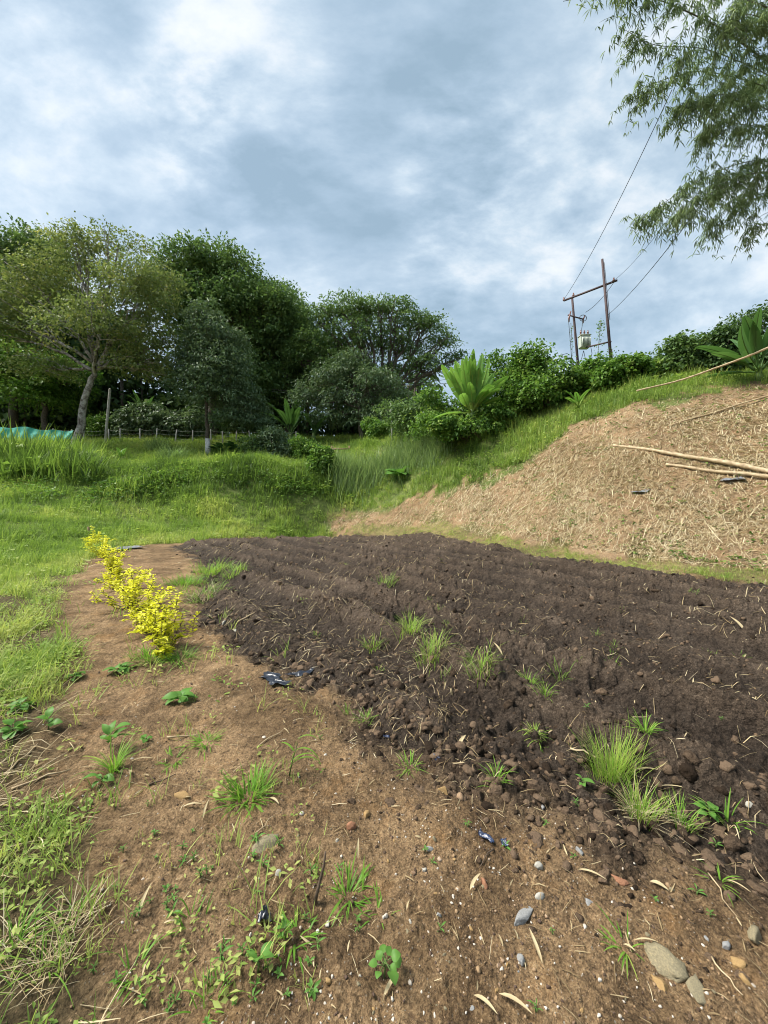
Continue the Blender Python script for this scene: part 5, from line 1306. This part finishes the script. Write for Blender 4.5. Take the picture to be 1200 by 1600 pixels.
#
q = np.random.default_rng(660)
for i in range(36):
    px, py = q.uniform(300, 1180), q.uniform(842, 1060)
    p = ground_px(px, py)
    if psdf(FIELD, np.array([p.x]), np.array([p.y]))[0] > -.3: continue
    tuft('tiny grass sprout nearest to '+nearest(p), px, py, q.uniform(.06, .14), int(q.integers(4, 12)), .04, W=.006, tint=.7, seed=661+i, group='tiny grass sprouts on the tilled soil', dry=int(q.integers(0, 8)), name='grass_sprout')

# ------------------------------------------------------------------ broad leaf weeds, leaves as parts
def leaf_shape(seed, pointed=.8, wavy=.05):
    q = np.random.default_rng(seed); n_ = 9; t = np.linspace(0, 1, n_); w = np.sin(pi*t**.8)**pointed*.5
    V = []; mb = MB()
    for i in range(n_):
        c = np.array([t[i], 0, .10*sin(pi*t[i])-.22*t[i]**2])
        for e in (-1, -.5, 0, .5, 1): V.append(c+np.array([-.06*abs(e)*(1-t[i]), e*w[i]*.62, .10*abs(e)*w[i]*2*.6+wavy*q.normal(0, .25)*abs(e)*w[i]]))
    T = []
    for i in range(n_-1):
        for j in range(4): T.append((i*5+j, i*5+j+1, i*5+j+6, i*5+j+5))
    A_ = np.clip(.5+.18*np.tile(np.array([0, .05, .5, .05, 0]), n_)+q.normal(0, .03, n_*5), 0, 1)
    mb.add(np.array(V), np.array(T), A_); return mb.mesh('leaf')
LS = [leaf_shape(i, .75+.1*i) for i in range(4)]
for l_ in LS: l_.materials.append(M['weed'])
def weed(label, px, py, n_, L, hgt=.04, seed=1, elev=(.1, .7), wid=1.0, name='broadleaf_weed', group=None, pinn=False):
    q = np.random.default_rng(seed); p = ground_px(px, py); t = thing(name, label, 'weed', p, group)
    mb = MB(); mb.tube([(0, 0, -.01), (.004, .003, hgt*.5), (0, 0, hgt)], [.0035, .003, .002], 5)
    for i in range(n_):
        az = i*2.399+q.normal(0, .2); el = q.uniform(*elev); h0 = hgt*q.uniform(.35, 1); s = L*q.uniform(.65, 1.1)
        pl = s*q.uniform(.15, .4) if not pinn else s*q.uniform(.5, 1.3); e = np.array([cos(az)*cos(el)*pl, sin(az)*cos(el)*pl, h0+sin(el)*pl])
        mb.tube([(0, 0, h0), tuple(e)], .0016, 4)
        o = mobj('leaf', LS[q.integers(0, 4)], M['weed'], t, e, (q.normal(0, .3), -el*q.uniform(.3, 1), az), (s, s*wid*q.uniform(.85, 1.15), s))
    mobj('stem', mb.mesh('stem'), M['green_stem'], t); return t
WD = [
    ('low broad leaved weed in the path below the yellow shrubs', 280, 1098, 13, .10, .05, dict(elev=(.1, .7), wid=1.1)),
    ('bright long leaved weed at left by the leaning grass shoots', 172, 1168, 9, .09, .08, dict(elev=(.3, 1.0), wid=.8)),
    ('small three leaved weed below the leaning grass shoots', 158, 1222, 6, .06, .03, dict(elev=(0, .5), wid=1.0)),
    ('round leaved clover-like weed at the bottom centre', 600, 1528, 9, .036, .07, dict(elev=(.1, .6), wid=1.6, pinn=True)),
    ('two leaved upright seedling left of the clover-like weed', 402, 1520, 4, .05, .04, dict(elev=(.6, 1.1), wid=.9)),
    ('leafy seedling among dry stalks on the right dark soil', 1108, 1280, 10, .05, .05, dict(elev=(.1, .7), wid=1.1)),
    ('small leafy weed at the foot of the tall yellowish tuft, left', 912, 1232, 6, .045, .04, dict(elev=(.3, 1.0), wid=1.0)),
    ('tiny star shaped weed at the bottom left of the clover-like weed', 488, 1552, 8, .024, .012, dict(elev=(.2, .7), wid=.7)),
    ('pointed leaf weed at the lower end of the leafy grass clump', 445, 1468, 8, .034, .04, dict(elev=(.2, .9), wid=.6)),
    ('low round weed at far left between grass and the path', 32, 1112, 14, .075, .05, dict(elev=(.1, .6), wid=1.2)),
    ('low round weed at the left edge above the dead straw', 20, 1150, 14, .07, .05, dict(elev=(.1, .6), wid=1.2)),
    ('broad leaved weed left of the path near two others', 118, 1062, 9, .075, .05, dict(elev=(.1, .6), wid=1.0)),
    ('small round weed on the path edge, right of the left weeds', 186, 1050, 8, .09, .03, dict(elev=(.1, .5), wid=1.1)),
    ('round leaved weed by the path next to the yellow shrub foot', 195, 1047, 6, .08, .03, dict(elev=(.1, .5), wid=1.1)),
    ('fresh green weed in the dead straw at left', 75, 1140, 7, .07, .06, dict(elev=(.2, .9), wid=1.1)),
    ('seedling with round leaves near the creeping grass', 228, 1158, 5, .045, .02, dict(elev=(.1, .4), wid=1.2)),
    ('large leaved weed on the foot of the grassy slope strip', 622, 752, 16, .8, .4, dict(elev=(.1, .8), wid=1.3)),
]
for i, (lab, px, py, n_, L, h, kw) in enumerate(WD): weed(lab, px, py, n_, L, h, 700+i, **kw)
# alike seedlings: two prototypes copied over the lower left soil
q = np.random.default_rng(720)
protos = [weed('small green seedling with narrow pointed leaves on the bare soil', 350, 1500, n_, L, h, 721+k, elev=(.2, 1.1), wid=w_, name='seedling', group='small seedlings on the bare soil') for k, (n_, L, h, w_) in enumerate([(6, .030, .02, .40), (8, .026, .035, .36), (5, .034, .015, .45), (6, .020, .01, .75)])]
for pr, (a, c) in zip(protos, [(345, 1500), (312, 1372), (268, 1432), (395, 1340)]):
    pr.location = ground_px(a, c); pr['label'] = 'small narrow leaved seedling nearest to '+nearest(Vector(pr.location))
cl_ = [(290, 1360), (330, 1350), (370, 1310), (275, 1400), (410, 1330), (250, 1420), (360, 1480), (300, 1530), (450, 1330), (240, 1330), (420, 1560), (520, 1500), (230, 1470), (180, 1560), (270, 1560), (640, 1330), (500, 1350), (200, 1290)]
for k in range(52):
    c = cl_[q.integers(0, len(cl_))]; px, py = c[0]+q.normal(0, 45), c[1]+q.normal(0, 30)
    if not (60 < px < 760 and 1250 < py < 1610): continue
    pp = ground_px(px, py); copy_tree(protos[k % 4], pp, q.uniform(0, 6.28), q.uniform(.5, 1.0), 'small narrow leaved seedling nearest to '+nearest(pp))
for k in range(24):
    px, py = q.uniform(140, 1180), q.uniform(1060, 1590)
    pp = ground_px(px, py); copy_tree(protos[k % 4], pp, q.uniform(0, 6.28), q.uniform(.5, .9), 'small narrow leaved seedling nearest to '+nearest(pp))

# tall drooping blade plant
p = ground_px(452, 1212); t = thing('drooping_grass', 'tall drooping broad grass stalk beyond the broad bright tuft', 'grass', p)
mb = MB(); mb.tube([(0, 0, 0), (.02, 0, .09), (.045, 0, .17)], [.004, .003, .002], 5); mobj('stem', mb.mesh('stem'), M['green_stem'], t)
for i, (az, L, le, cu) in enumerate([(.1, .20, .5, 2.0), (.5, .17, .9, 1.6), (-.3, .22, .3, 2.6), (2.6, .12, .8, 1.5), (-.1, .16, .2, 2.2)]):
    mb = MB(); blades(mb, [(.008*i, 0, .04+.03*i)], az, L, .017, le, cu, 9, .55); mobj('leaf', mb.mesh('leaf'), M['fgrass'], t)

# ------------------------------------------------------------------ stones, dry leaves, twigs
SM = {}
def stone(label, px, py, wpx, mat, seed, flat=.6, asp=.8, group=None, rz=0, sink=.48):
    key = (seed % 9, mat)
    if key not in SM:
        V, T = lump_mesh(3, 900+seed % 9, .30, 1.0); me = mesh_np('stone', V, T, None, True); me.materials.append(M[mat]); SM[key] = me
    p = ground_px(px, py); s = wpx*.5*math.hypot(p.y, p.x*0)/F*1.02
    o = mobj('stone', SM[key], None, None, p+Vector((0, 0, s*flat*(1-2*sink)*.5)), (0.1*sin(seed), .1*cos(seed), rz+seed), (s, s*asp, s*flat))
    return tag(o, label, 'stone', group)
for i, (lab, px, py, w, mat, kw) in enumerate([
    ('largest olive brown stone half buried at the bottom right', 1042, 1512, 66, 'stone_olive', dict(flat=.5, asp=.75, sink=.42)),
    ('rounded ochre stone left of the broad bright tuft', 285, 1243, 24, 'stone_ochre', dict(flat=.7)),
    ('flat dark grey stone sunk in the brown soil at left centre', 415, 1322, 48, 'stone_olive', dict(flat=.35, asp=.7, sink=.5)),
    ('long flat grey stone sunk in the brown soil at right centre', 818, 1434, 44, 'stone_grey', dict(flat=.3, asp=.45, rz=1.9, sink=.5)),
    ('square ochre stone among clods by the tiny sprout', 693, 1236, 20, 'stone_ochre', dict(flat=.7)),
    ('brown round stone at the far bottom right by the tilled soil', 1180, 1466, 30, 'stone_olive', dict(flat=.8)),
    ('yellowish stone at the right edge below the brown round stone', 1166, 1533, 18, 'stone_ochre', dict(flat=.7)),
    ('pale tan stone left of the brown round stone', 1153, 1508, 22, 'stone_ochre', dict(flat=.7)),
    ('greenish white stone beside the dry straw at bottom right', 1135, 1480, 16, 'stone_grey', dict(flat=.8)),
    ('reddish brown stone by the twisted dry leaf in the brown soil', 757, 1382, 18, 'stone_red', dict(flat=.8)),
    ('flat reddish brown stone right of the long straw tuft', 968, 1378, 26, 'stone_red', dict(flat=.6)),
    ('reddish oval stone above the tuft beside the brown twig', 549, 1292, 18, 'stone_red', dict(flat=.8, asp=.7)),
    ('orange round stone right of the reddish oval stone', 573, 1274, 15, 'stone_ochre', dict(flat=.8)),
    ('blue grey oval stone right of the brown soil middle', 919, 1411, 18, 'stone_grey', dict(flat=.6, asp=.7)),
    ('grey white stone left of the blue grey oval stone', 843, 1402, 16, 'stone_white', dict(flat=.7)),
    ('grey stone below the long flat grey stone', 813, 1500, 16, 'stone_grey', dict(flat=.8)),
    ('blue grey stone by the long dark blue plastic', 906, 1332, 14, 'stone_grey', dict(flat=.8)),
    ('light grey round pebble left of the crumpled plastic strip end', 841, 1356, 14, 'stone_white', dict(flat=.8)),
    ('white stone at the field left edge by the clods', 350, 975, 9, 'stone_white', dict(flat=.8)),
    ('white stone below the other white stone at the field left edge', 368, 986, 10, 'stone_white', dict(flat=.8)),
    ('white pebble on the dark soil beside the leafy seedling', 1171, 1258, 11, 'stone_white', dict(flat=.8)),
    ('brown stone low at the right bottom edge of the picture', 1086, 1545, 40, 'stone_olive', dict(flat=.4, sink=.4)),
    ('ochre block stone below the largest olive brown stone', 1032, 1538, 26, 'stone_ochre', dict(flat=.4, sink=.4)),
    ('blue pebble left of the long dark blue plastic scrap', 671, 1328, 12, 'stone_grey', dict(flat=.7)),
    ('grey white pebble by the crumpled black plastic bit', 434, 1366, 12, 'stone_white', dict(flat=.7)),
    ('small white stone near the round weed of the bottom row', 512, 1446, 12, 'stone_white', dict(flat=.8)),
    ('pale orange stone by the small leafy grass at bottom', 513, 1535, 12, 'stone_ochre', dict(flat=.7)),
    ]): stone(lab, px, py, w, mat, 800+i, **kw)
q = np.random.default_rng(830)
for k in range(56):
    px, py = q.uniform(380, 1195), q.uniform(1225, 1590)
    if py < 1225+.22*abs(px-700): continue
    mt = ['stone_grey', 'stone_ochre', 'stone_white', 'stone_olive', 'stone_ochre', 'stone_olive', 'stone_ochre'][q.integers(0, 7)]
    w_ = q.uniform(4, 9)
    lab = {'stone_grey': 'tiny grey pebble', 'stone_ochre': 'tiny ochre pebble', 'stone_white': 'tiny whitish pebble', 'stone_olive': 'tiny brown pebble'}[mt]
    stone(lab+' nearest to '+nearest(ground_px(px, py)), px, py, w_, mt, 840+k, group='tiny loose pebbles on the bare soil', flat=.7)
def dry_leaf(label, px, py, L, W, az, pitch=.15, seed=1, group=None, tint=.8, roll=0):
    L *= .72; W *= .72; tint = tint*.8
    q = np.random.default_rng(seed); p = ground_px(px, py); mb = MB(); n_ = 7; t = np.linspace(0, 1, n_); w = np.sin(pi*t**.75)**.8*W*.5+.0006
    V = []
    for i in range(n_):
        c = np.array([(t[i]-.5)*L, .03*L*sin(t[i]*2.5), .08*L*sin(pi*t[i])])
        for e in (-1, 0, 1): V.append(c+np.array([0, e*w[i], abs(e)*w[i]*.55]))
    T = [(i*3+j, i*3+j+1, i*3+j+4, i*3+j+3) for i in range(n_-1) for j in range(2)]
    mb.add(np.array(V), np.array(T), np.clip(tint+q.normal(0, .05, n_*3), 0, 1))
    o = mobj('dry_leaf', mb.mesh('dry_leaf'), M['dry'], None, p+Vector((0, 0, .006+.5*L*abs(sin(pitch)))), (roll, -pitch, az)); return tag(o, label, 'dry leaf', group)
DL = [('pale upright dry leaf left of the broad bright tuft', 322, 1276, .10, .013, 1.4, .9), ('pale dry leaf standing in soil among left seedlings', 227, 1418, .12, .014, 1.5, .6), ('upright dry leaf beside the brown twig tuft', 560, 1338, .09, .013, 1.5, 1.0),
      ('long pale dry leaf standing right of the long flat stone', 837, 1485, .12, .014, 1.7, .3), ('slanting dry stalk leaf right of the blue oval stone', 925, 1372, .14, .012, -.6, .1), ('short cream dry leaf by the straw tuft foot', 1030, 1388, .085, .024, -.8, .1),
      ('curled tan dry leaf by the reddish stone', 743, 1384, .10, .016, .7, .3), ('shredded dry leaf on dark clods below the field middle', 722, 1166, .16, .03, .9, .3), ('long dry leaf in the bottom centre, left of a pair', 758, 1580, .12, .015, -.9, .3),
      ('long dry leaf in the bottom centre, right of a pair', 805, 1578, .14, .015, -.7, .2), ('bent dry leaf stalk above the flat dark stone', 300, 1262, .12, .012, .1, .1), ('pale leaf tip by the leaning grass shoots', 203, 1212, .10, .020, -1.0, .2), ('dry straw lying right of the leaning shoots', 222, 1190, .16, .010, .15, .05),
      ('dry leaf under the right side of the broad bright tuft', 428, 1255, .11, .018, -.7, .1), ('dry leaf left of the clover-like weed foot', 612, 1545, .10, .015, .8, .2), ('short dry leaf above the largest stone', 983, 1488, .06, .011, -1.1, .4), ('thin straw above the largest stone', 1010, 1475, .10, .006, -.2, .1),
      ('orange tan dry leaf on the tilled soil right of middle', 778, 1022, .22, .03, 1.9, .5), ('upright orange dry leaf left of the low tuft on dark soil', 775, 1048, .18, .03, 1.6, .8), ('broad pale dry leaf chip at the right field edge', 1152, 985, .3, .05, 1.6, .6),
      ('long bent straw over the dark soil at right', 1060, 1240, .22, .008, -.5, .1), ('second straw over the dark soil further right', 1015, 1210, .2, .010, -.3, .1), ('tan dry leaf left of the right dark soil edge', 1152, 1392, .12, .009, -1.2, .3)]
for i, (lab, px, py, L, W_, az, pi_) in enumerate(DL): dry_leaf(lab, px, py, L, W_, az, pi_, 900+i)
q = np.random.default_rng(930)
for k in range(40):
    px, py = q.uniform(150, 1190), q.uniform(1000, 1580)
    dry_leaf('slim dry bamboo leaf nearest to '+nearest(ground_px(px, py)), px, py, q.uniform(.03, .075)*(1+max(0, 1200-py)/260), q.uniform(.004, .009)*(1+max(0, 1200-py)/260), q.uniform(0, 3.14), q.uniform(0, .25), 940+k, 'loose dry bamboo leaves on the soil', q.uniform(.5, .95), q.normal(0, .4))
def twig(label, P, r_, mat='twig'):
    P = [Vector(v) for v in P]; mb = MB(); mb.tube([tuple(v-P[0]) for v in P], np.linspace(r_, r_*.5, len(P)), 6)
    o = mobj('twig', mb.mesh('twig'), M[mat], None, P[0]); return tag(o, label, 'twig')
a = ground_px(492, 1412); twig('brown broken twig sticking up between the leafy clump and the grass tuft', [a, a+Vector((.012, .01, .05)), a+Vector((.03, .02, .12)), a+Vector((.036, .02, .17))], .008)
def gtwig(label, p1, p2, r_, up=.012, mat='twig', n_=6, seed=0):
    q = np.random.default_rng(seed); a = ground_px(*p1); b_ = ground_px(*p2); P = []
    for t in np.linspace(0, 1, n_):
        c = a+(b_-a)*t; c.x += q.normal(0, .006); c.z = max(c.z, float(height(c.x, c.y)[0]))+up; P.append(c)
    twig(label, P, r_, mat)
for i, (lab, p1, p2, r_, mt) in enumerate([
    ('dead stalk lying flat above the creeping grass', (262, 1155), (312, 1150), .006, 'bamboo'), ('dead stalk slanting left of the drooping grass', (405, 1168), (445, 1142), .004, 'bamboo'), ('thin dead stalk by the flat dark stone', (398, 1305), (428, 1278), .003, 'bamboo'),
    ('bleached stalk by the small seedlings', (232, 1230), (275, 1212), .004, 'twig'), ('thin dry stem near the reddish stone', (770, 1330), (745, 1360), .003, 'twig'), ('long dry stalk across the dark soil by the leafy seedling', (1105, 1368), (1150, 1440), .003, 'bamboo'),
    ('pale straw stalk at the bottom right by the largest stone', (1110, 1500), (1160, 1560), .003, 'bamboo'), ('dead stalk at left among the dead straw', (20, 1235), (110, 1205), .006, 'bamboo'), ('second dead stalk at left below the first among dead straw', (5, 1215), (60, 1165), .006, 'bamboo'),
    ('thin stick across the tilled soil middle left', (370, 975), (402, 962), .012, 'bamboo'), ('pale stick at the right of the tilled soil', (985, 1132), (1028, 1126), .006, 'bamboo'), ('long pale stick on the right dark soil', (890, 1172), (945, 1190), .006, 'bamboo')]):
    gtwig(lab, p1, p2, r_, .008, mt, seed=960+i)
print("objects", len(bpy.data.objects), "tris", sum(len(m.polygons) for m in bpy.data.meshes))
